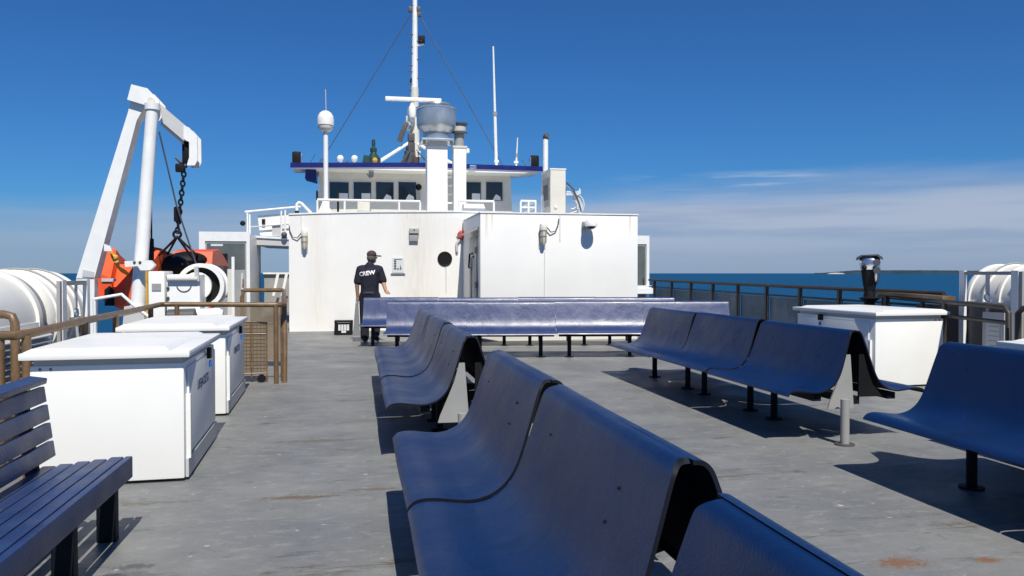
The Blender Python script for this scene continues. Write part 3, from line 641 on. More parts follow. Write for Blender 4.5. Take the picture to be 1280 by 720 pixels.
# roof flood lamp on fascia, over the narrow stack
p = at(591, 209, 28.8); single('flood_lamp', MB().box(p, (.26, .14, .14), bev=.02), 'chrome', 'small silver flood lamp on the blue roof edge right of the vent stack', 'lamp')
p = at(464, 217, 29.0)
t = thing('loudhailer', 'dark deck loudspeaker hanging below the wheelhouse roof edge', 'loudspeaker', p)
build('horn', MB().box(p + Vector((0, .1, 0)), (.18, .25, .2), bev=.04), 'dgrey', t)
build('hook', MB().tube([p + Vector((-.15, 0, 0)), p + Vector((-.05, 0, -.16)), p + Vector((.05, 0, -.1))], .02), 'dgrey', t)

# ------------------------------------------------------------ shelters and bridge wing
def shelter(x0, x1, lab, win):
    Y = 20.5
    t = thing('stair_shelter', lab, 'shelter', ((x0 + x1) / 2, Y, 0), 'stair shelters beside the deckhouse')
    build('wall', MB().bb(x0 + .0, x1, Y + .03, Y + 2.4, .0, 2.32, bev=.01), 'white', t)
    fr = MB(); fr.bb(x0 - .02, x0 + .12, Y - .02, Y + .028, 0, 2.36); fr.bb(x1 - .06, x1 + .02, Y - .02, Y + .028, 0, 2.36); fr.bb(x0 + .12, x1 - .06, Y - .02, Y + .028, 2.13, 2.36)
    build('frame', fr, 'white2', t, smooth=False)
    d = build('door', MB().bb(x0 + .13, x1 - .07, Y + .002, Y + .022, .15, 2.12), 'grey', t, smooth=False)
    build('pane', MB().bb(x0 + .16, x1 - .10, Y - .008, Y + .0, 1.45 if win else .3, 2.08), 'ggrey', d, smooth=False)
    if win:
        build('pane', MB().bb(-3.33, -3.13, Y - .014, Y - .01, 1.61, 1.83), 'black', d, smooth=False)
        build('sign', MB().bb(-3.52, -3.24, Y - .014, Y - .01, 2.01, 2.06), 'paper', d, smooth=False)
        build('push_bar', MB().bb(-2.82, -2.76, Y - .05, Y - .003, .95, 1.35), 'lgrey', d)
        build('sign', MB().bb(-2.79, -2.755, Y - .055, Y - .051, 1.0, 1.08), 'red', d)
    build('handle', MB().tube([(x1 - .14, Y - .01, 1.0), (x1 - .14, Y - .06, 1.02), (x1 - .14, Y - .06, 1.2), (x1 - .14, Y - .01, 1.22)], .012), 'dgrey', d)
shelter(-3.77, -2.63, 'white stair shelter with a glazed door left of the deckhouse, behind the rescue boat', True)
shelter(6.35, 7.68, 'white stair shelter showing as a narrow strip right of the projecting cabin', False)
sm = MB(); sm.bb(7.0, 7.8, 20.4, 20.5, .80, .95); sm.bb(7.0, 7.74, 20.42, 20.5, .95, 1.02)
single('shelter_ledge', sm, 'white2', 'white steel ledge under the narrow right stair shelter', 'ledge', smooth=False)
def wing():
    Y = 22
    t = thing('bridge_wing', 'raised white bridge wing platform with panelled railing at the deckhouse left corner', 'platform', (-2.3, Y, 2.05))
    build('floor_beam', MB().prism([(-2.72, 2.28), (-1.5, 2.22), (-1.5, 2.06), (-2.66, 2.10)], Y, Y + 3), 'lgrey', t, smooth=False)
    build('sill', MB().prism([(-2.76, 2.34), (-1.5, 2.29), (-1.5, 2.23), (-2.76, 2.29)], Y - .04, Y + .1), 'white2', t, smooth=False)
    build('side_panel', MB().prism([(-2.55, 2.35), (-1.5, 2.30), (-1.5, 2.98), (-2.62, 2.88)], Y + .1, Y + .13), 'white2', t, smooth=False)
    build('top_rail', MB().tube([(-2.92, Y, 2.96), (-1.5, Y, 3.12)], .03), 'white2', t)
    build('middle_rail', MB().tube([(-2.85, Y, 2.56), (-1.5, Y, 2.68)], .018), 'lgrey', t)
    for x, z in ((-2.86, 2.94), (-2.80, 2.9), (-2.0, 3.0), (-1.9, 3.02)): build('post', MB().tube([(x, Y, 2.3), (x, Y, z)], .025), 'white2', t)
    build('locker', MB().bb(-2.24, -1.98, Y + .03, Y + .09, 2.33, 2.62), 'lgrey', t, smooth=False)
    build('locker', MB().bb(-2.5, -2.42, Y + .02, Y + .09, 2.65, 2.78), 'black', t, smooth=False)
    build('lamp', MB().ball((-2.98, Y, 2.66), .07), 'black', t)
    build('lamp', MB().ball((-1.92, Y - .1, 2.36), .08), 'dgrey', t)
wing()
# slanted white stays behind the passage on the left
t = thing('bulwark', 'white bulwark with slanting stays in the passage left of the deckhouse', 'bulwark', (-1.9, 22.3, 0))
for k in range(4):
    x = -2.25 + k * .22; build('stay', MB().prism([(x, .75), (x + .07, .75), (x + .19, 1.33), (x + .12, 1.33)], 22.0 + k * .03, 22.02 + k * .03), 'white2', t, smooth=False)
build('plate', MB().bb(-2.5, -1.3, 22.5, 22.56, .3, 1.32), 'grey', t, smooth=False)
build('capping', MB().bb(-2.52, -1.28, 22.42, 22.62, 1.325, 1.37), 'white2', t, smooth=False)
# ------------------------------------------------------------ benches
PROF = [(.000, .893), (.028, .890), (.050, .872), (.064, .840), (.088, .765), (.118, .67), (.148, .58), (.178, .515), (.215, .468), (.26, .436), (.31, .418), (.36, .412), (.42, .417), (.48, .425), (.535, .428), (.575, .421), (.60, .404), (.612, .385)]
def smoothprof(p, k=3):
    o = []
    for i in range(len(p) - 1):
        p0 = Vector(p[max(i - 1, 0)]); p1 = Vector(p[i]); p2 = Vector(p[i + 1]); p3 = Vector(p[min(i + 2, len(p) - 1)])
        for j in range(k):
            t = j / k; o.append(.5 * ((2 * p1) + (p2 - p0) * t + (2 * p0 - 5 * p1 + 4 * p2 - p3) * t * t + (3 * p1 - p0 - 3 * p2 + p3) * t ** 3))
    o.append(Vector(p[-1])); return o
SP = smoothprof(PROF)
def shell_mb(s, y0, y1, th=.012, dz=0., notch=1.):
    """moulded seat and back in one curved sheet, s=-1 faces -X"""
    mb = MB(); n = len(SP); inn = []
    for i, p in enumerate(SP):
        t = (SP[min(i + 1, n - 1)] - SP[max(i - 1, 0)]).normalized(); nn = Vector((-t.y, t.x))
        if nn.y > 0 or (nn.x > 0): nn = -nn
        inn.append(p + nn * th)
    ny = 14; rings = []
    def yy(y, j, q):
        # the back narrows towards its rounded top corners
        e = notch * (.028 * max(0, min(1, (q.y - .50) / .38)) ** 1.6 + (.03 if s < 0 else 0) * max(0, min(1, (q.y - .855) / .035)) ** 2)
        return y + e * (1 if j < 3 else -1 if j > ny - 3 else 0)
    for j in range(ny + 1):
        y = y0 + (y1 - y0) * (0, .008, .03, .08, .16, .26, .38, .5, .62, .74, .84, .92, .97, .992, 1)[j]
        wob = .0025 * math.sin(y * 4.1 + s)
        rings.append([mb.b.verts.new((s * (q.x + wob), yy(y, j, q), q.y + dz)) for q in SP] + [mb.b.verts.new((s * (q.x + wob), yy(y, j, q), q.y + dz)) for q in inn[::-1]])
    m = 2 * n
    for a, b in zip(rings, rings[1:]):
        for k in range(m): mb.b.faces.new((a[k], a[(k + 1) % m], b[(k + 1) % m], b[k]))
    for rg in (rings[0], rings[-1]):
        for k in range(n - 1): mb.b.faces.new((rg[k], rg[k + 1], rg[m - 2 - k], rg[m - 1 - k]))
    return mb
def fitting(root, s, ya, yb, dz=0., m='navy'):
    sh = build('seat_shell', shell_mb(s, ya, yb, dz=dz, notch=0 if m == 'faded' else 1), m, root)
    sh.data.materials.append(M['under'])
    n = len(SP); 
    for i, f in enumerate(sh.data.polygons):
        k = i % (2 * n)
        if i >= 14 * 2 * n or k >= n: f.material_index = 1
    for (fy, q, z) in ((.22, .094, .755), (.24, .125, .655), (.78, .094, .745)):
        build('bolt', MB().ball((s * (q), ya + (yb - ya) * fy, z + dz), .0055, (.8, 1, 1), 8), 'black', sh)
    return sh
def bench_row(loc, lengths, lab, rz=0, sides=(-1, 1), dzs=None, plate=True, group='curved navy moulded benches', gap=.030, legx=-.12, m='navy'):
    t = thing('bench', lab, 'bench', (0, 0, 0), group)
    y = 0
    for i, Ln in enumerate(lengths):
        for s in sides: fitting(t, s, y, y + Ln - gap, dzs[i] + (.004 if s == 1 else 0) if dzs else (.0, .006, -.004, .003)[i % 4], m)
        for s in sides: build('seat_beam', MB().bb(s * .33 - .035, s * .33 + .035, y + .04, y + Ln - .04, .335, .388), 'under', t, smooth=False)
        if len(sides) == 2: build('spine', MB().bb(-.05, .05, y + .05, y + Ln - .05, .30, .36), 'under', t, smooth=False)
        for f in ((.0, .70) if len(sides) == 2 else (.16, .84)):
            if plate and i == 0 and f == 0: continue
            yy = y + Ln * f + .02
            lx = legx if len(sides) == 2 else sides[0] * .30
            lg = build('leg', MB().tube([(lx, yy, 0), (lx, yy, .33)], .032, 14), 'under', t)
            build('base_plate', MB().lathe([(.075, .0), (.075, .012), (.035, .016)], (lx, yy, 0), seg=20), 'under', lg)
            build('bracket', MB().prism([(-.40 * (1 if -1 in sides else 0) - .0, .335), (.40 * (1 if 1 in sides else 0), .335), (.08 if 1 in sides else -.05, .24), (-.08 if -1 in sides else .05, .24)], yy - .02, yy + .02), 'under', t, smooth=False)
        y += Ln
    if plate:
        build('end_plate', MB().prism([(-.085, .70), (-.045, .70), (-.012, .27), (-.24, .27), (-.225, .32), (-.165, .46), (-.12, .57)],   .03, .045), 'grey', t, smooth=False)
        build('end_rib', MB().prism([(.075, .70), (.03, .70), (.03, .36), (.24, .36), (.155, .46), (.11, .57)], .03, .045), 'black', t, smooth=False)
    t.location = loc; t.rotation_euler.z = rz
    return t
bench_row((3.90, 5.72, 0), [1.52, 1.52, 1.52], 'long back-to-back navy bench of three modules on the right, white locker behind its near end')
bench_row((3.90, .30, 0), [1.5, 1.5, 1.5], 'navy back-to-back bench at the lower right, cut off by the picture edge', plate=False)
bench_row((.80, 1.80, 0), [1.45, 1.45], 'large navy back-to-back bench in the foreground centre, two modules long', plate=False)
bench_row((.80, -1.15, 0), [1.45, 1.45], 'nearest navy bench at the bottom centre, its left shell sitting lower than the right', plate=False, dzs=[-.048, -.048])
bench_row((.80, 5.72, 0), [1.55, 1.55, 1.55], 'navy back-to-back bench behind the large foreground bench, three modules long')
# two single-sided rows set across the deck
ang = math.atan(-.15)
def cross_row(x0, y0, lens, lab):
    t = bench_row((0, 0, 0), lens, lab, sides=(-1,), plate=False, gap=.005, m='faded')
    # local -X (front) must face -Y: rotate 90 degrees
    t.rotation_euler.z = R(90) + ang; 
    # row runs along local +Y which becomes -X, so start from the right end
    Lt = sum(lens); t.location = (x0 + Lt * math.cos(ang), y0 + Lt * math.sin(ang), 0)
    return t
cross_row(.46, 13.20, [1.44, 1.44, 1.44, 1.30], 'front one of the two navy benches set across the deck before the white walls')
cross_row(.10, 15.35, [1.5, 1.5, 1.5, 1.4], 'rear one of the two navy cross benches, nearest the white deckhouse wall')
# stub posts
for (x, y, lab) in ((3.75, 5.66, 'short white steel stub post at the near end of the long right bench'), (.72, 5.60, 'short white stub post between the foreground bench and the one behind it')):
    t = thing('stub_post', lab, 'post', (x, y, 0), 'white stub posts at bench ends')
    build('post', MB().tube([(x, y, .008), (x, y, .36)], .034, 20), 'grey', t)
    build('base_plate', MB().lathe([(.075, .0), (.075, .012), (.036, .014)], (x, y, 0), seg=24), 'dgrey', t)
# wooden bench
def wooden():
    x0, y1, y0 = -1.19, 4.42, 1.6
    t = thing('slatted_bench', 'navy painted wooden slat bench at the lower left corner beside the white locker', 'bench', (-1.4, 3, 0))
    xs = [x0 - .032 - k * .080 for k in range(5)]
    for k, x in enumerate(xs):
        z = .405 - .008 * k
        build('seat_slat', MB().bb(x - .031, x + .031, y0, y1 + random.uniform(-.01, .01), z - .03, z + .0, bev=.006), 'wood', t)
    build('front_board', MB().bb(x0 + .006, x0 + .04, y0, y1, .295, .405, bev=.006), 'wood', t)
    build('end_board', MB().bb(x0 - .4, x0 + .003, y1 - .05, y1 - .02, .29, .36), 'wood', t)
    for k in range(4):
        z = .425 + k * .092; x = x0 - .345 - k * .013
        build('back_slat', MB().box((x, (y0 + y1) / 2, z + .035), (.032, y1 - y0 + random.uniform(0, .02), .080), rot=Matrix.Rotation(-.13, 3, 'Y'), bev=.006), 'wood', t)
    build('top_slat', MB().box((x0 - .405, (y0 + y1) / 2, .81), (.085, y1 - y0 + .01, .03), rot=Matrix.Rotation(.15, 3, 'Y'), bev=.006), 'wood', t)
    for y in (y1 - .10, y1 - .70, y0 + .3):
        build('leg', MB().bb(x0 - .10, x0 - .01, y - .03, y + .03, 0, .36, bev=.004), 'under', t)
        build('leg', MB().bar((x0 - .34, y, 0), (x0 - .34, y, .37), .08, .06), 'under', t)
        build('back_post', MB().bar((x0 - .39, y, .30), (x0 - .455, y, .78), .03, .06), 'under', t)
wooden()

# ------------------------------------------------------------ lockers
def locker(lab, loc, rz, W=.90, D=1.42, H=.835, text=True, mirror=False, group='white deck lockers', sc=1):
    """local: front face towards -Y, corner at (0,0) is the near inboard corner; body spans x -W..0"""
    t = thing('deck_locker', lab, 'locker', (0, 0, 0), group)
    s = 1 if not mirror else -1
    def X(a, b): return (min(s * a, s * b), max(s * a, s * b))
    x0, x1 = X(-W, 0)
    body = build('body', MB().bb(x0, x1, 0, D, .02, H - .065, bev=.012), 'locker', t)
    build('neck', MB().bb(x0 + .02, x1 - .02, .02, D - .02, H - .064, H - .025), 'lgrey', t, smooth=False)
    lm = MB(); lx0, lx1 = X(-W - .045, .045)
    lm.bb(lx0, lx1, -.06, D + .05, H - .024, H + .020, bev=.010)
    ld = build('lid', lm, 'locker', t)
    tp = MB(); a0, a1 = X(-W - .03, -.08)
    z0, z1 = H + .021, H + .042
    v0 = [tp.b.verts.new(p) for p in ((a0, -.045, z0), (a1, -.045, z0), (a1, D + .03, z0), (a0, D + .03, z0))]
    v1 = [tp.b.verts.new(p) for p in ((a0 + .035, .02, z1), (a1 - .035, .02, z1), (a1 - .035, D - .03, z1), (a0 + .035, D - .03, z1))]
    for k in range(4): tp.b.faces.new((v0[k], v0[(k + 1) % 4], v1[(k + 1) % 4], v1[k]))
    tp.b.faces.new(v1); tp.b.faces.new(v0[::-1]); build('raised_top', tp, 'locker', ld, smooth=False)
    sx = 0
    f0, f1 = X(.0015, .016)
    build('side_panel', MB().bb(f0, f1, .10, D - .06, .16, H - .10, bev=.006), 'locker', body)
    f0, f1 = X(.0015, .030)
    build('batten', MB().bb(f0, f1, .055, .085, .14, .56), 'white2', body, smooth=False)
    f0, f1 = X(.0015, .02)
    build('skirt', MB().bb(f0, f1, .03, D - .01, .022, .14), 'lgrey', body, smooth=False)
    f0, f1 = X(.018, .045)
    build('latch', MB().bb(f0, f1, D * .62, D * .62 + .08, H - .13, H - .05, bev=.005), 'black', t)
    build('padlock', MB().box((s * .04, D * .62 + .04, H - .17), (.02, .035, .05), bev=.006), 'bluebtn', t)
    for k in (.22, .72):
        h0, h1 = X(-W - .052, -W - .0455); build('hinge', MB().bb(h0, h1, D * k, D * k + .09, H - .10, H + .01), 'dgrey', t, smooth=False)
    for k in (.06, .12): build('bolt', MB().ball((s * (-W + k), -.002, H - .085), .008, seg=8), 'dgrey', t)
    if text:
        mtx = Matrix.Translation((s * .0175, D * .5, .56)) @ Matrix.Rotation(s * R(90), 4, 'Z') @ Matrix.Rotation(R(90), 4, 'X')
        build('lettering', textmb('LIFEJACKETS', .095, mtx, .001), 'ink', body, smooth=False)
    t.location = loc; t.rotation_euler.z = rz
    return t
locker('white fibreglass deck locker nearest the slatted wooden bench', (-1.11, 5.47, 0), R(2.2))
locker('white deck locker second from the camera on the left, in front of the winch', (-1.235, 7.92, 0), R(2.0), D=1.60)
locker('white deck locker on the right behind the long navy bench', (5.94, 8.38, 0), R(4.0), W=.96, D=1.52, H=.875, mirror=True, text=False)
locker('white deck locker at the right picture edge, only its lid corner showing', (4.62, 3.72, 0), R(0), W=.9, D=1.3, mirror=True, text=False)

# ------------------------------------------------------------ brown inboard rails
def railpath(name, lab, top, posts, r=.030, m='rail', low=None, grp='brown pipe handrails'):
    t = thing(name, lab, 'handrail', (top[0][0], top[0][1], 0), grp)
    build('top_rail', MB().tube(top, r, 12), m, t)
    if low: build('lower_rail', MB().tube(low, r * .8, 10), m, t)
    for p in posts: build('post', MB().tube([(p[0], p[1], 0), p], r * .95, 12), m, t)
    return t
railpath('handrail', 'brown pipe handrail behind the left lockers, turning across towards the gate',
         [(-2.9, 5.62, .955), (-2.3, 5.60, .955), (-2.14, 5.57, .955), (-2.09, 5.68, .96), (-2.16, 6.9, .968), (-2.24, 8.6, .968), (-2.36, 10.28, .97), (-2.33, 10.36, .97), (-2.22, 10.38, .97), (-1.0, 10.12, .965), (-.94, 10.14, .965), (-.90, 10.22, .97), (-.92, 10.6, 1.0)],
         [(-2.24, 5.6, .94), (-2.10, 5.64, .95), (-2.16, 6.95, .96), (-2.19, 7.9, .96), (-2.32, 9.7, .96), (-2.18, 10.37, .96), (-.99, 10.12, .955)],
         low=[(-2.1, 5.7, .72), (-2.38, 10.3, .74)])
t = railpath('handrail', 'short brown handrail loop at the far left picture edge beside the raft', [(-2.9, 6.25, 1.06), (-2.45, 6.20, 1.06), (-2.39, 6.18, 1.045), (-2.37, 6.17, 1.0), (-2.37, 6.17, .1)], [(-2.9, 6.25, 1.05)])
t = railpath('gate_post', 'leaning brown gate posts at the end of the left handrail', [(-.90, 10.22, .0), (-.90, 10.30, .5), (-.92, 10.42, .98), (-1.06, 12.0, 1.09), (-1.10, 12.2, 1.10), (-1.65, 12.3, 1.10), (-1.68, 12.3, 1.0), (-1.68, 12.3, .0)], [(-.93, 10.35, .97), (-.98, 11.2, 1.03), (-1.08, 12.2, 1.09)], low=[(-.95, 10.5, .55), (-1.08, 12.2, .60), (-1.66, 12.3, .62)])
t = thing('mesh_barrier', 'folding tan wire mesh barrier between the second locker and the gate post', 'barrier', (-1.5, 10.2, 0))
build('mesh_panel', MB().bb(-2.2, -1.12, 10.30, 10.304, .12, .74), 'mesh', t, smooth=False)
build('mesh_panel', MB().bb(-1.75, -1.10, 12.0, 12.004, .1, .9), 'mesh', t, smooth=False)
fm = MB()
fm.tube([(-1.12, 10.3, .0), (-1.12, 10.3, .74), (-1.5, 10.3, .76), (-2.2, 10.3, .76)], .012, 6)
fm.tube([(-2.2, 10.3, .60), (-1.12, 10.3, .60)], .010, 6); fm.tube([(-2.2, 10.3, .11), (-1.12, 10.3, .11)], .012, 6); fm.tube([(-1.30, 10.3, .05), (-1.30, 10.3, .76)], .012, 6)
build('frame', fm, 'rail', t)
wm = MB()
for k in range(26): wm.tube([(-2.2 + k * .042, 10.296, .11), (-2.2 + k * .042, 10.296, .74)], .0025, 4)
for k in range(14): wm.tube([(-2.2, 10.294, .13 + k * .045), (-1.12, 10.294, .13 + k * .045)], .0025, 4)
build('wire', wm, 'rail', t)
build('wheel', MB().lathe([(.05, -.012), (.05, .012)], (-1.18, 10.27, .05), 'Y'), 'black', t)
ch = MB()
for k in range(8): ch.torus((-1.70, 10.27, .50 - k * .05), .022, .007, 'Y' if k % 2 else 'X', 10, sub=5)
build('chain', ch, 'dgrey', t)
# right side brown rails
railpath('handrail', 'brown handrail with a flat sunlit top running beside the right deck locker', [(7.42, 10.4, 1.02), (7.22, 9.2, 1.0), (6.98, 8.55, 1.0), (6.82, 7.62, .99), (6.80, 7.42, .985), (6.795, 7.36, .93), (6.79, 7.34, .1)],
         [(7.35, 10.2, 1.0), (7.2, 9.2, .99), (6.95, 8.5, .99)], m='raildark', low=[(7.42, 10.4, .80), (6.95, 8.55, .84), (6.80, 7.36, .82)])
tr = build('wooden_cap', MB().bar((7.43, 10.4, 1.065), (7.10, 8.6, 1.045), .17, .045), 'rail', bpy.data.objects['handrail.002'] if 'handrail.002' in bpy.data.objects else None)
railpath('handrail', 'dark brown handrail at the right picture edge in front of the raft placard', [(6.76, 7.20, .1), (6.76, 7.20, .93), (6.755, 7.13, .985), (6.7, 6.6, .98), (6.6, 4.5, .98)], [(6.66, 5.8, .97), (6.6, 4.6, .97)], m='raildark')

# ------------------------------------------------------------ outboard rail right
t = thing('side_railing', 'long dark ship side railing with smoked panels along the right deck edge', 'railing', (7.35, 12, 0))
ys = []
y = 9.0
while y < 19.6: ys.append(y); y += 1.13
def rz_(y): return 1.09 + .085 * max(0, (y - 9) / 10.5)
build('top_rail', MB().tube([(7.35, y, rz_(y)) for y in ys + [19.55]], .030, 10), 'raildark', t)
build('middle_rail', MB().tube([(7.35, y, rz_(y) - .17) for y in ys + [19.55]], .016, 8), 'raildark', t)
build('lower_rail', MB().tube([(7.35, y, .12) for y in ys + [19.55]], .018, 8), 'raildark', t)
for y in ys:
    build('post', MB().bb(7.32, 7.38, y - .03, y + .03, 0, rz_(y) - .02), 'raildark', t, smooth=False)
    build('post', MB().bb(7.325, 7.345, y - .10, y - .075, 0.1, rz_(y) - .18), 'rail', t, smooth=False)
for a, b in zip(ys, ys[1:]): build('panel', MB().bb(7.357, 7.365, a + .06, b - .11, .16, rz_(a) - .20), 'panel', t, smooth=False)

# ------------------------------------------------------------ life raft canisters
def canister(x, y0, y1, zc, lab, ribs=True, r=.435):
    t = thing('life_raft', lab, 'life raft', (x, (y0 + y1) / 2, .5), 'white life raft canisters')
    Ln = y1 - y0
    prof = [(0, 0), (r * .55, .01), (r * .85, .05), (r * .97, .11), (r, .17), (r, Ln - .17), (r * .97, Ln - .11), (r * .85, Ln - .05), (r * .55, Ln - .01), (0, Ln)]
    build('shell', MB().lathe(prof, (x, y0, zc), 'Y', 64), 'raft', t)
    if ribs:
        for k in range(5):
            yy = y0 + .20 + k * (Ln - .40) / 4
            build('rib', MB().lathe([(r, -.03), (r + .018, -.022), (r + .018, .022), (r, .03)], (x, yy, zc), 'Y', 64), 'raft', t)
        for f in (.34, .66):
            yy = y0 + Ln * f; build('strap', MB().torus((x, yy, zc), r + .028, .010, 'Y', 64), 'grey', t)
    else:
        build('rib', MB().lathe([(r, -.05), (r + .025, -.04), (r + .025, .04), (r, .05)], (x, y1 - .22, zc), 'Y', 64), 'raft', t)
        build('strap', MB().lathe([(r + .001, -.05), (r + .004, -.049), (r + .004, .049), (r + .001, .05)], (x, y1 - .09, zc), 'Y', 64), 'grey', t)
    s = 1 if x < 0 else -1
    build('seam_band', MB().bb(x + s * (r + .001), x + s * (r + .02), y0 + .15, y1 - .15, zc - .06, zc + .0), 'raft', t)
    return t
canister(-3.15, 7.80, 8.98, .93, 'ribbed white life raft canister in its rack left of the davit')
canister(-3.15, 5.7, 7.77, .93, 'plain smooth white life raft canister at the left picture edge', ribs=False)
canister(7.80, 7.45, 8.80, 1.01, 'ribbed white life raft canister in a rack behind the right handrail')
canister(7.80, 5.70, 7.38, 1.01, 'ribbed white life raft canister cut off by the right picture edge')
def rack(x, xs, ysr, ztop, lab, s, placards=False):
    t = thing('raft_rack', lab, 'rack', (x, 8, 0), 'life raft racks')
    y0, y1 = ysr
    build('post', MB().bb(x - .02, x + .02, y0 - .05, y0 + .05, 0, ztop), 'white2', t, smooth=False)
    build('post', MB().bb(x - .02, x + .02, y1 - .04, y1 + .04, 0, ztop), 'white2', t, smooth=False)
    build('top_bar', MB().bb(x - .018, x + .018, y0 + .052, y1 - .042, ztop - .05, ztop - .01), 'grey', t, smooth=False)
    build('side_bar', MB().bb(x - .014, x + .014, y0 - .10, y0 - .052, 0, ztop - .01), 'grey', t, smooth=False)
    build('lower_bar', MB().bb(x - .018, x + .018, y0 + .052, y1 - .042, .42, .47), 'grey', t, smooth=False)
    ym = (y0 + y1) / 2
    build('strap', MB().bb(x - .004 + s * .01, x + .004 + s * .01, ym - .03, ym + .03, ztop - .26, ztop - .05), 'lgrey', t, smooth=False)
    rl = build('release_hook', MB().torus((x + s * .012, ym, ztop - .31), .04, .012, 'X', 16), 'chrome', t)
    build('pin', MB().tube([(x + s * .012, ym - .02, ztop - .35), (x + s * .02, ym + .03, ztop - .62)], .014), 'lgrey', rl)
    cr = MB(); xo = x - s * .9
    for yy in (y0 - .8, y0, y1): cr.bb(min(x, xo), max(x, xo), yy - .03, yy + .03, .34, .42); cr.bb(xo - .03, xo + .03, yy - .03, yy + .03, -.1, .42); cr.bb(x - .03, x + .03, yy - .05, yy + .05, .30, .34)
    build('cradle', cr, 'lgrey', t, smooth=False)
    return t
rack(-2.58, 0, (7.72, 8.36), 1.29, 'white steel rack frame with strap in front of the left life rafts', 1)
r2_ = rack(7.22, 0, (7.72, 8.52), 1.38, 'white steel rack frame with strap in front of the right life rafts', -1)
for (y, lab, mcol) in ((7.98, 'framed white instruction placard below the right life raft', 'paper'), (7.05, 'blue-tinted instruction placard at the right picture edge', 'paper')):
    t = thing('placard', lab, 'placard', (7.17, y, .4), 'instruction placards by the right life rafts')
    build('board', MB().bb(7.165, 7.175, y - .16, y + .16, .35, .90), 'lgrey', t, smooth=False)
    build('sheet', MB().bb(7.160, 7.164, y - .10, y + .10, .42, .80), 'paper', t, smooth=False)
    wr = MB()
    for k in range(6): wr.bb(7.157, 7.1595, y - .08, y + .08 - random.uniform(0, .06), .46 + k * .055, .468 + k * .055)
    build('print', wr, 'grey', t, smooth=False)
rb = MB(); rb.bb(7.26, 7.30, 5.8, 9.4, .10, .95)
single('rack_backing', rb, 'dgrey', 'dark mesh screen below the right life rafts', 'screen', smooth=False)
# louvred lockers beneath the left rail
t = thing('vent_casing', 'white louvred vent casing below the left life rafts', 'vent', (-2.75, 5.6, 0))
build('casing', MB().bb(-2.68, -2.60, 4.4, 7.5, 0, .86), 'white2', t, smooth=False)
lv = MB()
for k in range(17): lv.prism([(-2.598, .06 + k * .048), (-2.55, .05 + k * .048), (-2.55, .06 + k * .048), (-2.598, .09 + k * .048)], 4.5, 7.4)
build('louvre', lv, 'lgrey', t, smooth=False)

# ------------------------------------------------------------ davit
def davit():
    Y = 12
    t = thing('davit', 'tall white crane davit leaning over the orange rescue boat', 'davit', (-3.3, Y, 0))
    def P(u, v, yy=Y): q = at(u, v, Y); return (q.x, q.z)
    build('main_leg', MB().prism([P(95, 348), P(118, 348), P(171, 150), P(184, 128), P(164, 122), P(160, 140)], Y, Y + .26), 'white2', t, smooth=False)
    build('pedestal', MB().prism([P(95, 349), P(118, 349), P(118, 365), P(117, 400), (at(117, 400, Y).x, -.1), (at(98, 400, Y).x, -.1), P(98, 400)], Y + .002, Y + .16), 'white2', t, smooth=False)
    build('head_plate', MB().prism([P(166, 107), P(186, 112), P(200, 127), P(204, 148), P(200, 153), P(197, 132), P(184, 133), P(161, 126)], Y - .08, Y - .04), 'white2', t, smooth=False)
    build('head_plate', MB().prism([P(166, 107), P(186, 112), P(200, 127), P(204, 148), P(200, 153), P(197, 132), P(184, 133), P(161, 126)], Y + .30, Y + .34), 'white2', t, smooth=False)
    q = at(191, 128, Y); build('pivot_pin', MB().tube([(q.x, Y - .11, q.z), (q.x, Y + .37, q.z)], .05, 16), 'offwhite', t)
    build('jib', MB().prism([P(198, 128), P(233, 158), P(230, 176), P(202, 152)], Y + .0, Y + .24), 'lgrey', t, smooth=False)  # white jib; the shade on its face is put in as grey
    build('jib_flange', MB().prism([P(202, 153), P(230, 177), P(230, 181), P(202, 157)], Y - .03, Y + .27), 'dgrey', t, smooth=False)
    for yy in (Y - .03, Y + .25):
        build('hook_plate', MB().prism([P(230, 157), P(237, 160), P(247, 171), P(247.5, 200), P(244, 207), P(234, 207), P(237, 197), P(237, 178), P(230, 174)], yy, yy + .03), 'white2', t, smooth=False)
    a = at(171, 402, Y - .25); b = at(190.5, 134, Y - .12)
    cy = build('lift_cylinder', MB().tube([a, a.lerp(b, .45), b], [.098, .090, .078], 20), 'white2', t)
    build('cap', MB().lathe([(.10, -.04), (.10, .05)], b, seg=20), 'white2', cy)
    build('side_arm', MB().prism([P(167, 327), P(198, 326), P(203, 332), P(198, 338), P(186, 338), P(183, 333), P(168, 334)], Y - .45, Y - .33), 'white2', t, smooth=False)
    for u in (168, 175): q = at(u, 328, Y - .45); build('bolt', MB().ball(q, .02, seg=8), 'dgrey', t)
    q = at(136, 312, Y - .02); build('lug', MB().prism([P(131, 305), P(139, 308), P(141, 314), P(131, 314)], Y - .04, Y - .003), 'white2', t, smooth=False)
    build('foot', MB().prism([(a.x - .2, -.1), (a.x + .2, -.1), (a.x + .12, .9), (a.x - .12, .9)], Y - .4, Y - .1), 'lgrey', t, smooth=False)
    build('cable', MB().tube([at(199, 165, Y), at(221, 258, Y), at(245, 330, Y)], .012, 6), 'wire', t)
    build('access_panel', MB().prism([P(104, 337), P(118, 340), P(118, 347), P(103, 346)], Y - .01, Y - .003), 'lgrey', t, smooth=False)
    build('platform', MB().bb(-4.0, -2.8, 11.6, 12.6, -.25, -.13), 'lgrey', t, smooth=False)
davit()
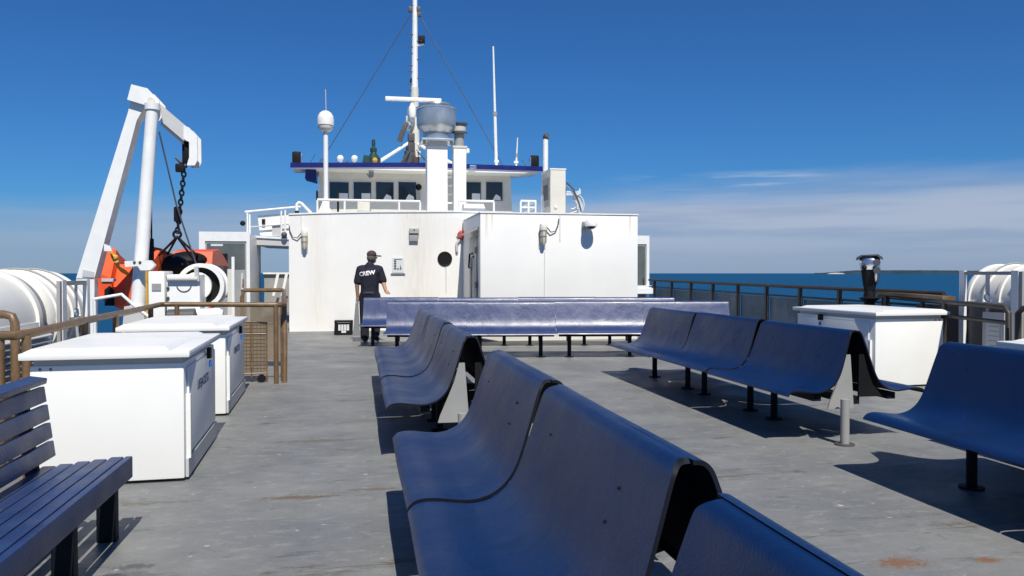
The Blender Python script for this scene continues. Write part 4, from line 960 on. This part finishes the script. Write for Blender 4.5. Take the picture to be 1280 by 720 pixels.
# hoist tackle
Y = 12.1
t = thing('hoist_tackle', 'black chain and sling tackle hanging from the davit to the boat', 'tackle', at(222, 300, Y))
build('block', MB().box(at(233, 190, Y), (.10, .12, .30), bev=.02), 'black', t)
build('hook', MB().tube([at(219, 197, Y), at(226, 203, Y), at(236, 202, Y)], [.012, .03, .03]), 'dgrey', t)
c = MB(); a = at(231, 206, Y); b = at(222, 288, Y); n = 15
for k in range(n):
    q = a.lerp(b, k / (n - 1)); c.torus(q, .042, .014, 'X' if k % 2 else 'Y', 14, sub=6, sx=.65)
build('chain', c, 'black', t)
build('shackle', MB().box(at(225, 210, Y), (.12, .08, .12), bev=.02), 'black', t)
build('shackle', MB().box(at(222, 268, Y), (.10, .08, .22), bev=.03), 'black', t)
build('ring', MB().torus(at(221.5, 293, Y), .05, .018, 'Y', 20), 'black', t)
for (u, v, yy) in ((196, 322, 13.6), (206, 324, 14.2), (246, 330, 13.4), (254, 326, 15.2)): build('sling', MB().tube([at(221.5, 296, Y), at(u, v, yy)], .018, 6), 'black', t)
t = thing('tag_line', 'black rope with thick spliced end hanging beside the lift cylinder', 'rope', at(189, 300, Y))
build('rope', MB().tube([at(188, 168, Y), at(189.5, 300, Y)], .012, 6), 'black', t); build('splice', MB().tube([at(189.5, 298, Y), at(188, 312, Y), at(187, 328, Y)], [.03, .05, .06], 8), 'black', t)
t = thing('lashing_rope', 'yellow rope lashing between the davit leg and the boat bow', 'rope', at(140, 320, Y))
pts = [at(138, 312, Y), at(141, 320, Y), at(145, 326, Y), at(148, 334, Y + .3), at(153, 338, Y + .6), at(162, 344, Y + 1)]
build('rope', MB().tube(pts, [.015, .028, .036, .022, .034, .022], 8), 'rope', t); build('knot', MB().ball(at(144, 322, Y), .045, seg=10), 'rope', t)
# rescue boat
def boat():
    t = thing('rescue_boat', 'orange rigid rescue boat slung beside the ship under the davit', 'boat', (-3.3, 15, .6))
    m = MB(); secs = []
    # sections along Y from the near end
    for (y, xl, xr, zt, zb, k) in ((13.0, -3.93, -3.20, 1.30, .82, .28), (13.45, -3.97, -3.05, 1.74, .72, .22), (13.75, -4.0, -2.95, 1.66, .68, .22), (14.6, -4.05, -2.75, 1.50, .60, .20), (15.6, -4.0, -2.72, 1.44, .62, .2), (16.4, -3.8, -2.85, 1.48, .8, .25), (17.0, -3.5, -3.1, 1.5, 1.1, .1)):
        w_ = xr - xl; cx = (xl + xr) / 2
        secs.append([m.b.verts.new(p) for p in ((xl, y, zt), (xl + .02, y, zt - .28), (xl + w_ * k, y, zb + .12), (cx, y, zb), (xr - w_ * k, y, zb + .12), (xr - .02, y, zt - .28), (xr, y, zt), (xr - .14, y, zt + .03), (xr - .26, y, zt - .02), (xr - .28, y, zt - .25), (xl + .28, y, zt - .25), (xl + .26, y, zt - .02), (xl + .14, y, zt + .03))])
    for a, b in zip(secs, secs[1:]):
        for k in range(13): m.b.faces.new((a[k], a[(k + 1) % 13], b[(k + 1) % 13], b[k]))
    m.b.faces.new(secs[0][::-1]); m.b.faces.new(secs[-1])
    h = build('hull', m, 'orange', t, smooth=False)
    p0 = at(127, 348, 12.98); p1 = at(145, 352, 12.98)
    build('reflective_strip', MB().bb(p0.x, p1.x, 12.975, 12.995, p1.z, p0.z), 'lgrey', h, smooth=False)
    build('bow_notch', MB().prism([(-3.75, .86), (-3.62, .86), (-3.62, 1.1), (-3.68, 1.16), (-3.75, 1.1)], 12.96, 12.99), 'black', h, smooth=False)
    # canopy, engine, console, lines
    a = at(212, 332, 13.8); build('engine', MB().ball(a, .28, (1.1, 1.2, .62)), 'black', t)
    build('console', MB().bb(-3.5, -3.1, 14.8, 15.4, 1.3, 1.66, bev=.05), 'dgrey', t)
    a = at(236, 326, 14.6); build('seat_cover', MB().ball(a, .33, (1.1, 1.2, .5)), 'black', t)
    build('bow_dodger', MB().prism([(14.4, 1.45), (14.5, 1.72), (15.2, 1.78), (16.2, 1.52), (16.4, 1.1), (14.4, .72)], -3.1, -2.46, 'X'), 'orange', t, smooth=False)
    a = at(276, 352, 14.2); build('jackets', MB().box(a, (.20, .5, .55), bev=.05), 'cap', t)
    for (y0, y1) in ((13.6, 14.6), (14.6, 15.6), (15.6, 16.6)): build('grab_line', MB().tube([(-2.78, y0, 1.5), (-2.72, (y0 + y1) / 2, 1.35), (-2.72, y1, 1.5)], .015, 6), 'offwhite', t)
boat()
# winch housing
def winch():
    Y = 11.2
    t = thing('winch', 'white steel winch housing with round drum behind the left handrail', 'winch', (-2.3, Y, 0))
    def q(u, v): return at(u, v, Y)
    a, b = q(185, 339), q(206, 382)
    build('control_cabinet', MB().bb(a.x, b.x, Y, Y + .5, .0, a.z, bev=.015), 'white', t)
    build('label_plate', MB().bb(q(187, 0).x, q(198.5, 0).x, Y - .012, Y - .002, q(0, 364).z, q(0, 355).z), 'grey', t, smooth=False)
    build('edge_strip', MB().bb(a.x - .03, a.x - .003, Y - .01, Y + .1, .2, a.z), 'rope', t, smooth=False)
    a, b = q(209, 343), q(251, 382)
    hb = build('gear_housing', MB().bb(a.x, b.x, Y - .05, Y + .40, .12, a.z, bev=.02), 'white2', t)
    build('lid_bar', MB().tube([(a.x + .02, Y - .08, q(0, 349).z), (b.x - .02, Y - .08, q(0, 349).z)], .035), 'lgrey', t)
    c = q(231, 356); build('hatch', MB().torus((c.x, Y - .052, c.z), .09, .008, 'Y', 24, a0=R(190), a1=R(350)), 'dgrey', hb)
    for k in range(3): build('hinge', MB().ball((a.x + .02, Y - .06, a.z - .05 - k * .13), .022, seg=8), 'dgrey', hb)
    c = q(245, 358)
    dr = build('drum', MB().ring([(.255, .0), (.31, .0), (.31, .07), (.28, .08), (.28, .35), (.31, .36), (.31, .42), (.25, .42)], (c.x, Y + .30, c.z), 'Y', 48), 'white2', t)
    build('drum_core', MB().lathe([(.0, .10), (.25, .10), (.25, .14)], (c.x, Y + .30, c.z), 'Y', 30), 'black', dr)
    build('drum_hub', MB().lathe([(.0, .02), (.19, .02), (.19, .09)], (c.x - .05, Y + .30, c.z), 'Y', 30), 'white2', dr)
    build('brake_arm', MB().bar((q(246, 0).x, Y - .07, q(0, 352).z), (q(244, 0).x, Y - .07, q(0, 333).z), .05), 'lgrey', t)
    build('motor', MB().lathe([(0, -.2), (.1, -.18), (.11, .15), (.06, .2), (0, .2)], (q(228, 0).x, Y - .12, .78), 'X'), 'dgrey', t)
    build('motor', MB().lathe([(0, -.2), (.08, -.18), (.09, .15), (.06, .2), (0, .2)], (q(258, 0).x, Y - .1, .80), 'X'), 'white2', t)
    build('base_frame', MB().bb(-2.75, -1.9, Y - .1, Y + .6, .001, .12), 'lgrey', t, smooth=False)
winch()
t = thing('pipe_stand', 'cream upright steel stand right of the winch with a taller thin plate', 'stand', (-1.7, 11.2, 0))
build('column', MB().bb(at(282, 0, 11.2).x, at(288, 0, 11.2).x, 11.2, 11.3, 0, at(0, 336, 11.2).z), 'offwhite', t, smooth=False)
build('plate', MB().bb(at(288, 0, 11.2).x, at(291.5, 0, 11.2).x, 11.15, 11.2, 0, at(0, 320, 11.2).z), 'white2', t, smooth=False)
# small white guard rail near davit foot
railing_pts = [at(118, 374, 11.0), at(152, 368, 11.0), at(172, 386, 11.0), at(186, 396, 11.0)]
t = thing('guard_rail', 'thin white guard rail bending down beside the davit cylinder', 'railing', (railing_pts[0].x, 11, 0))
build('top_rail', MB().tube(railing_pts, .022, 10), 'white2', t)
for p in (railing_pts[0], railing_pts[-1]): build('post', MB().tube([(p.x, 11.02, -.2), (p.x, 11.0, p.z)], .02), 'white2', t)

# ------------------------------------------------------------ coin viewer
x, y = 7.06, 10.1
t = thing('coin_viewer', 'coin-operated binocular viewer with shiny head standing by the right railing', 'binocular viewer', (x, y, 0))
build('pedestal', MB().lathe([(.22, 0), (.22, .03), (.10, .06), (.075, .12), (.07, .95), (.12, .98), (.14, 1.0), (.08, 1.02), (.07, 1.12)], (x, y, 0), seg=24), 'black', t)
hd = MB()
def vring(mb, secs):
    rings = [[mb.b.verts.new((x + ox + math.copysign(abs(math.cos(a)) ** .75, math.cos(a)) * rx, y + math.copysign(abs(math.sin(a)) ** .75, math.sin(a)) * ry, z)) for a in [2 * math.pi * k / 24 for k in range(24)]] for z, rx, ry, ox in secs]
    for a, b in zip(rings, rings[1:]):
        for k in range(24): mb.b.faces.new((a[k], a[(k + 1) % 24], b[(k + 1) % 24], b[k]))
    mb.b.faces.new(rings[0][::-1]); mb.b.faces.new(rings[-1]); return mb
vring(hd, [(1.10, .07, .07, 0), (1.18, .085, .085, 0), (1.28, .10, .11, 0), (1.40, .115, .13, 0)])
head = build('head', hd, 'black', t)
build('upper_shell', vring(MB(), [(1.402, .118, .135, 0), (1.44, .125, .15, 0), (1.50, .135, .16, 0), (1.55, .135, .155, 0), (1.585, .11, .13, 0), (1.60, .06, .08, 0)]), 'chrome', head)
build('side_cover', MB().ball((x + .09, y - .05, 1.40), .10, (.50, .8, 2.0), 20), 'chrome', head)
for z in (1.50, 1.39): build('dial', MB().lathe([(.045, -.03), (.045, .0), (.03, .01)], (x + .10, y - .15, z), 'Y'), 'dgrey', head)
build('visor', MB().prism([(x - .17, 1.535), (x - .16, 1.575), (x - .10, 1.605), (x + .11, 1.612), (x + .16, 1.575), (x + .17, 1.54), (x + .15, 1.545), (x + .10, 1.59), (x - .09, 1.587), (x - .14, 1.555)], y - .17, y + .12), 'dgrey', head)
build('coin_slot', MB().ball((x - .06, y - .135, 1.43), .035), 'black', head)
build('step', MB().prism([(x - .25, .001), (x + .25, .001), (x + .2, .2), (x - .2, .2)], y - .35, y - .1), 'dgrey', t, smooth=False)

t.rotation_euler.z = R(-38)
# ------------------------------------------------------------ crew member
def blobmesh(name, parts, m, parent, vox=.011, smooth_it=6, origin=None):
    """parts: list of ('t', pts, radii, squash) tapered limbs and ('b', centre, radius, scale) masses, fused to one skin"""
    mb = MB()
    for p in parts:
        if p[0] == 't':
            pts = [Vector(q) for q in p[1]]
            # dense resample
            P2, R2 = [], []
            for i in range(len(pts) - 1):
                for k in range(6):
                    f = k / 6; P2.append(pts[i].lerp(pts[i + 1], f)); R2.append(p[2][i] * (1 - f) + p[2][i + 1] * f)
            P2.append(pts[-1]); R2.append(p[2][-1]); mb.tube(P2, R2, 14)
            mb.ball(P2[0], R2[0], seg=12); mb.ball(P2[-1], R2[-1], seg=12)
        else: mb.ball(p[1], p[2], p[3], 20)
    bmesh.ops.recalc_face_normals(mb.b, faces=mb.b.faces)
    me = bpy.data.meshes.new('tmp'); mb.b.to_mesh(me); mb.b.free()
    o = bpy.data.objects.new('tmp', me); C.objects.link(o)
    r = o.modifiers.new('r', 'REMESH'); r.mode = 'VOXEL'; r.voxel_size = vox
    s = o.modifiers.new('s', 'SMOOTH'); s.iterations = smooth_it; s.factor = .5
    dg = bpy.context.evaluated_depsgraph_get(); me2 = bpy.data.meshes.new_from_object(o.evaluated_get(dg)); bpy.data.objects.remove(o)
    me2.name = name; me2.materials.clear(); me2.materials.append(M[m]); me2.shade_smooth()
    ob = bpy.data.objects.new(name, me2); C.objects.link(ob); ob.parent = parent; OFF[ob.name] = Vector()
    return ob
def person(px, py, rz):
    t = thing('person', 'crew member in dark navy shirt and cap seen from behind, hand on the bench back', 'person', (px, py, 0))
    # local frame: faces +Y, x right.  heights in metres for a 1.80 m person
    hip = (0, 0, .94)
    hl = [(-.09, 0, .92), (-.11, .03, .50), (-.10, -.02, .09)]
    hr = [(.09, 0, .92), (.12, .06, .51), (.13, -.10, .14)]
    sL, eL, wL = (-.195, 0, 1.43), (-.245, -.03, 1.14), (-.25, .03, .90)
    sR, eR, wR = (.195, 0, 1.43), (.265, .0, 1.17), (.35, -.18, 1.0)
    hd = Vector((.03, .05, 1.665))
    body = [('t', [(0, 0, .90), (0, 0, 1.08), (0, -.01, 1.28), (0, 0, 1.42)], [.115, .105, .12, .10], 1), ('b', (-.11, 0, 1.38), .085, (1, .8, 1)), ('b', (.11, 0, 1.38), .085, (1, .8, 1)),
            ('t', [(0, .0, 1.45), (.01, .02, 1.56)], [.066, .058], 1), ('b', hd, .098, (.86, 1.0, 1.18)), ('b', hd + Vector((.02, .05, -.06)), .065, (.9, 1, 1)),
            ('b', hd + Vector((.075, .085, -.01)), .018, (1.3, 1, 1.2)), ('b', hd + Vector((.07, -.02, -.01)), .02, (.6, 1, 1.5)), ('b', hd + Vector((-.085, .01, -.01)), .02, (.6, 1, 1.5)),
            ('t', [sL, eL, wL], [.058, .046, .031], 1), ('t', [sR, eR, wR], [.058, .046, .031], 1),
            ('t', hl, [.095, .06, .042], 1), ('t', hr, [.095, .06, .042], 1)]
    for (wv, hv, sd_, spread) in ((Vector(wL), Vector((0, .05, -.16)), -1, Vector((.0, 1, .1))), (Vector(wR), Vector((.07, -.12, -.035)), 1, Vector((.85, .5, 0)))):
        palm = wv + hv * .45; body.append(('t', [wv, palm], [.028, .036], 1)); body.append(('b', palm, .038, (.9, 1, 1)))
        for k in range(4):
            off = spread.normalized() * ((k - 1.5) * .019); ln = (.075, .088, .082, .065)[k]
            d = hv.normalized(); p0 = palm + off; p1 = p0 + d * (.03 + ln * .5); p2 = p1 + d * ln * .45 + Vector((0, 0, -.012)); body.append(('t', [p0, p1, p2], [.011, .0095, .008], 1))
        body.append(('t', [palm - spread.normalized() * .025, palm - spread.normalized() * .05 + hv.normalized() * .03, palm - spread.normalized() * .052 + hv.normalized() * .06], [.013, .011, .009], 1))
    bd = blobmesh('body', body, 'skin', t, .008, 3)
    shirt = [('t', [(0, 0, .93), (0, 0, 1.05), (0, 0, 1.20), (0, -.005, 1.36), (0, 0, 1.46)], [.185, .178, .182, .182, .11], 1), ('b', (-.13, 0, 1.38), .12, (1, .95, 1)), ('b', (.13, 0, 1.38), .12, (1, .95, 1)),
             ('t', [sL, (-.235, -.02, 1.19)], [.072, .080], 1), ('t', [sR, (.255, .0, 1.21)], [.072, .082], 1), ('t', [(-.15, 0, 1.44), (.15, 0, 1.44)], [.075, .075], 1), ('t', [(0, 0, 1.44), (.005, .01, 1.52)], [.085, .074], 1)]
    sh = blobmesh('shirt', shirt, 'shirt', bd, .012, 4)
    for ob in (sh,):
        for v in ob.data.vertices:
            v.co.y *= 1 - .18 * max(0, 1 - abs(v.co.x) / .2)
    tr = blobmesh('trousers', [('t', [(0, 0, .84), (0, 0, 1.0)], [.165, .165], 1), ('t', [(-.09, 0, .90), (-.11, .03, .50), (-.10, -.02, .10)], [.125, .098, .085], 1), ('t', [(.09, 0, .90), (.12, .06, .51), (.125, -.08, .17)], [.125, .098, .085], 1)], 'trouser', bd, .012, 4)
    for v in tr.data.vertices: v.co.y *= .9
    blobmesh('shoe', [('b', (-.10, .04, .05), .055, (.95, 2.4, .9)), ('b', (-.10, -.04, .06), .05, (1, 1.1, 1.1))], 'shoe', bd, .01, 3)
    blobmesh('shoe', [('t', [(.13, -.13, .13), (.14, -.06, .08), (.145, .06, .045)], [.05, .055, .04], 1)], 'shoe', bd, .01, 3)
    hc = hd + Vector((0, -.012, .0))
    blobmesh('hair', [('b', hc + Vector((-.005, -.02, -.015)), .098, (.88, .95, .95))], 'hair', bd, .01, 3)
    cp = blobmesh('cap', [('b', hc + Vector((0, 0, .055)), .104, (.92, 1.08, .78)), ('b', hc + Vector((.095, .06, .03)), .075, (1.25, .9, .14)), ('b', hc + Vector((.13, .075, .018)), .05, (1.2, .9, .14))], 'cap', bd, .008, 2)
    build('belt', MB().lathe([(.168, .0), (.17, .035)], (0, 0, .955), seg=30), 'dgrey', bd)
    # lettering wrapped to the back of the shirt
    bpy.context.view_layer.update()
    tree = BVHTree.FromPolygons([v.co.copy() for v in sh.data.vertices], [tuple(p.vertices) for p in sh.data.polygons])
    mtx = Matrix.Translation((-.03, -1, 1.345)) @ Matrix.Rotation(R(90), 4, 'X') @ Matrix.Rotation(R(8), 4, 'Z')
    cu = bpy.data.curves.new('CREW', 'FONT'); cu.body = 'CREW'; cu.size = .112; cu.align_x = 'CENTER'; cu.align_y = 'CENTER'; cu.offset = .004; cu.resolution_u = 3
    o = bpy.data.objects.new('tmp', cu); C.objects.link(o); bpy.context.view_layer.update(); me = bpy.data.meshes.new_from_object(o); bpy.data.objects.remove(o)
    m_ = MB(); m_.b.from_mesh(me); bmesh.ops.transform(m_.b, matrix=mtx, verts=m_.b.verts)
    bmesh.ops.triangulate(m_.b, faces=m_.b.faces); bmesh.ops.subdivide_edges(m_.b, edges=[e for e in m_.b.edges if e.calc_length() > .03], cuts=2)
    for v in m_.b.verts:
        h = tree.ray_cast(Vector((v.co.x, -1, v.co.z)), Vector((0, 1, 0)))
        v.co.y = (h[0].y if h[0] else -.15) - .006
    me = bpy.data.meshes.new('lettering'); m_.b.to_mesh(me); m_.b.free(); me.materials.append(M['letter'])
    lo = bpy.data.objects.new('lettering', me); C.objects.link(lo); lo.parent = sh
    t.rotation_euler.z = rz
    return t
person(.22, 15.98, R(-12))
t = thing('grey_wedge', 'grey tapered shape standing by the left leg of the crew member', 'wedge', (-.02, 15.9, 0))  # upright grey tapered block beside the leg, with a small loop on top
build('wedge', MB().prism([(-.115, .12), (.03, .12), (.0, .74), (-.035, .76), (-.06, .74)], 15.98, 16.10), 'wedge', t, smooth=False)
build('handle', MB().tube([(-.05, 16.04, .74), (-.04, 16.04, .84), (-.02, 16.04, .84), (-.015, 16.04, .74)], .01), 'wedge', t)
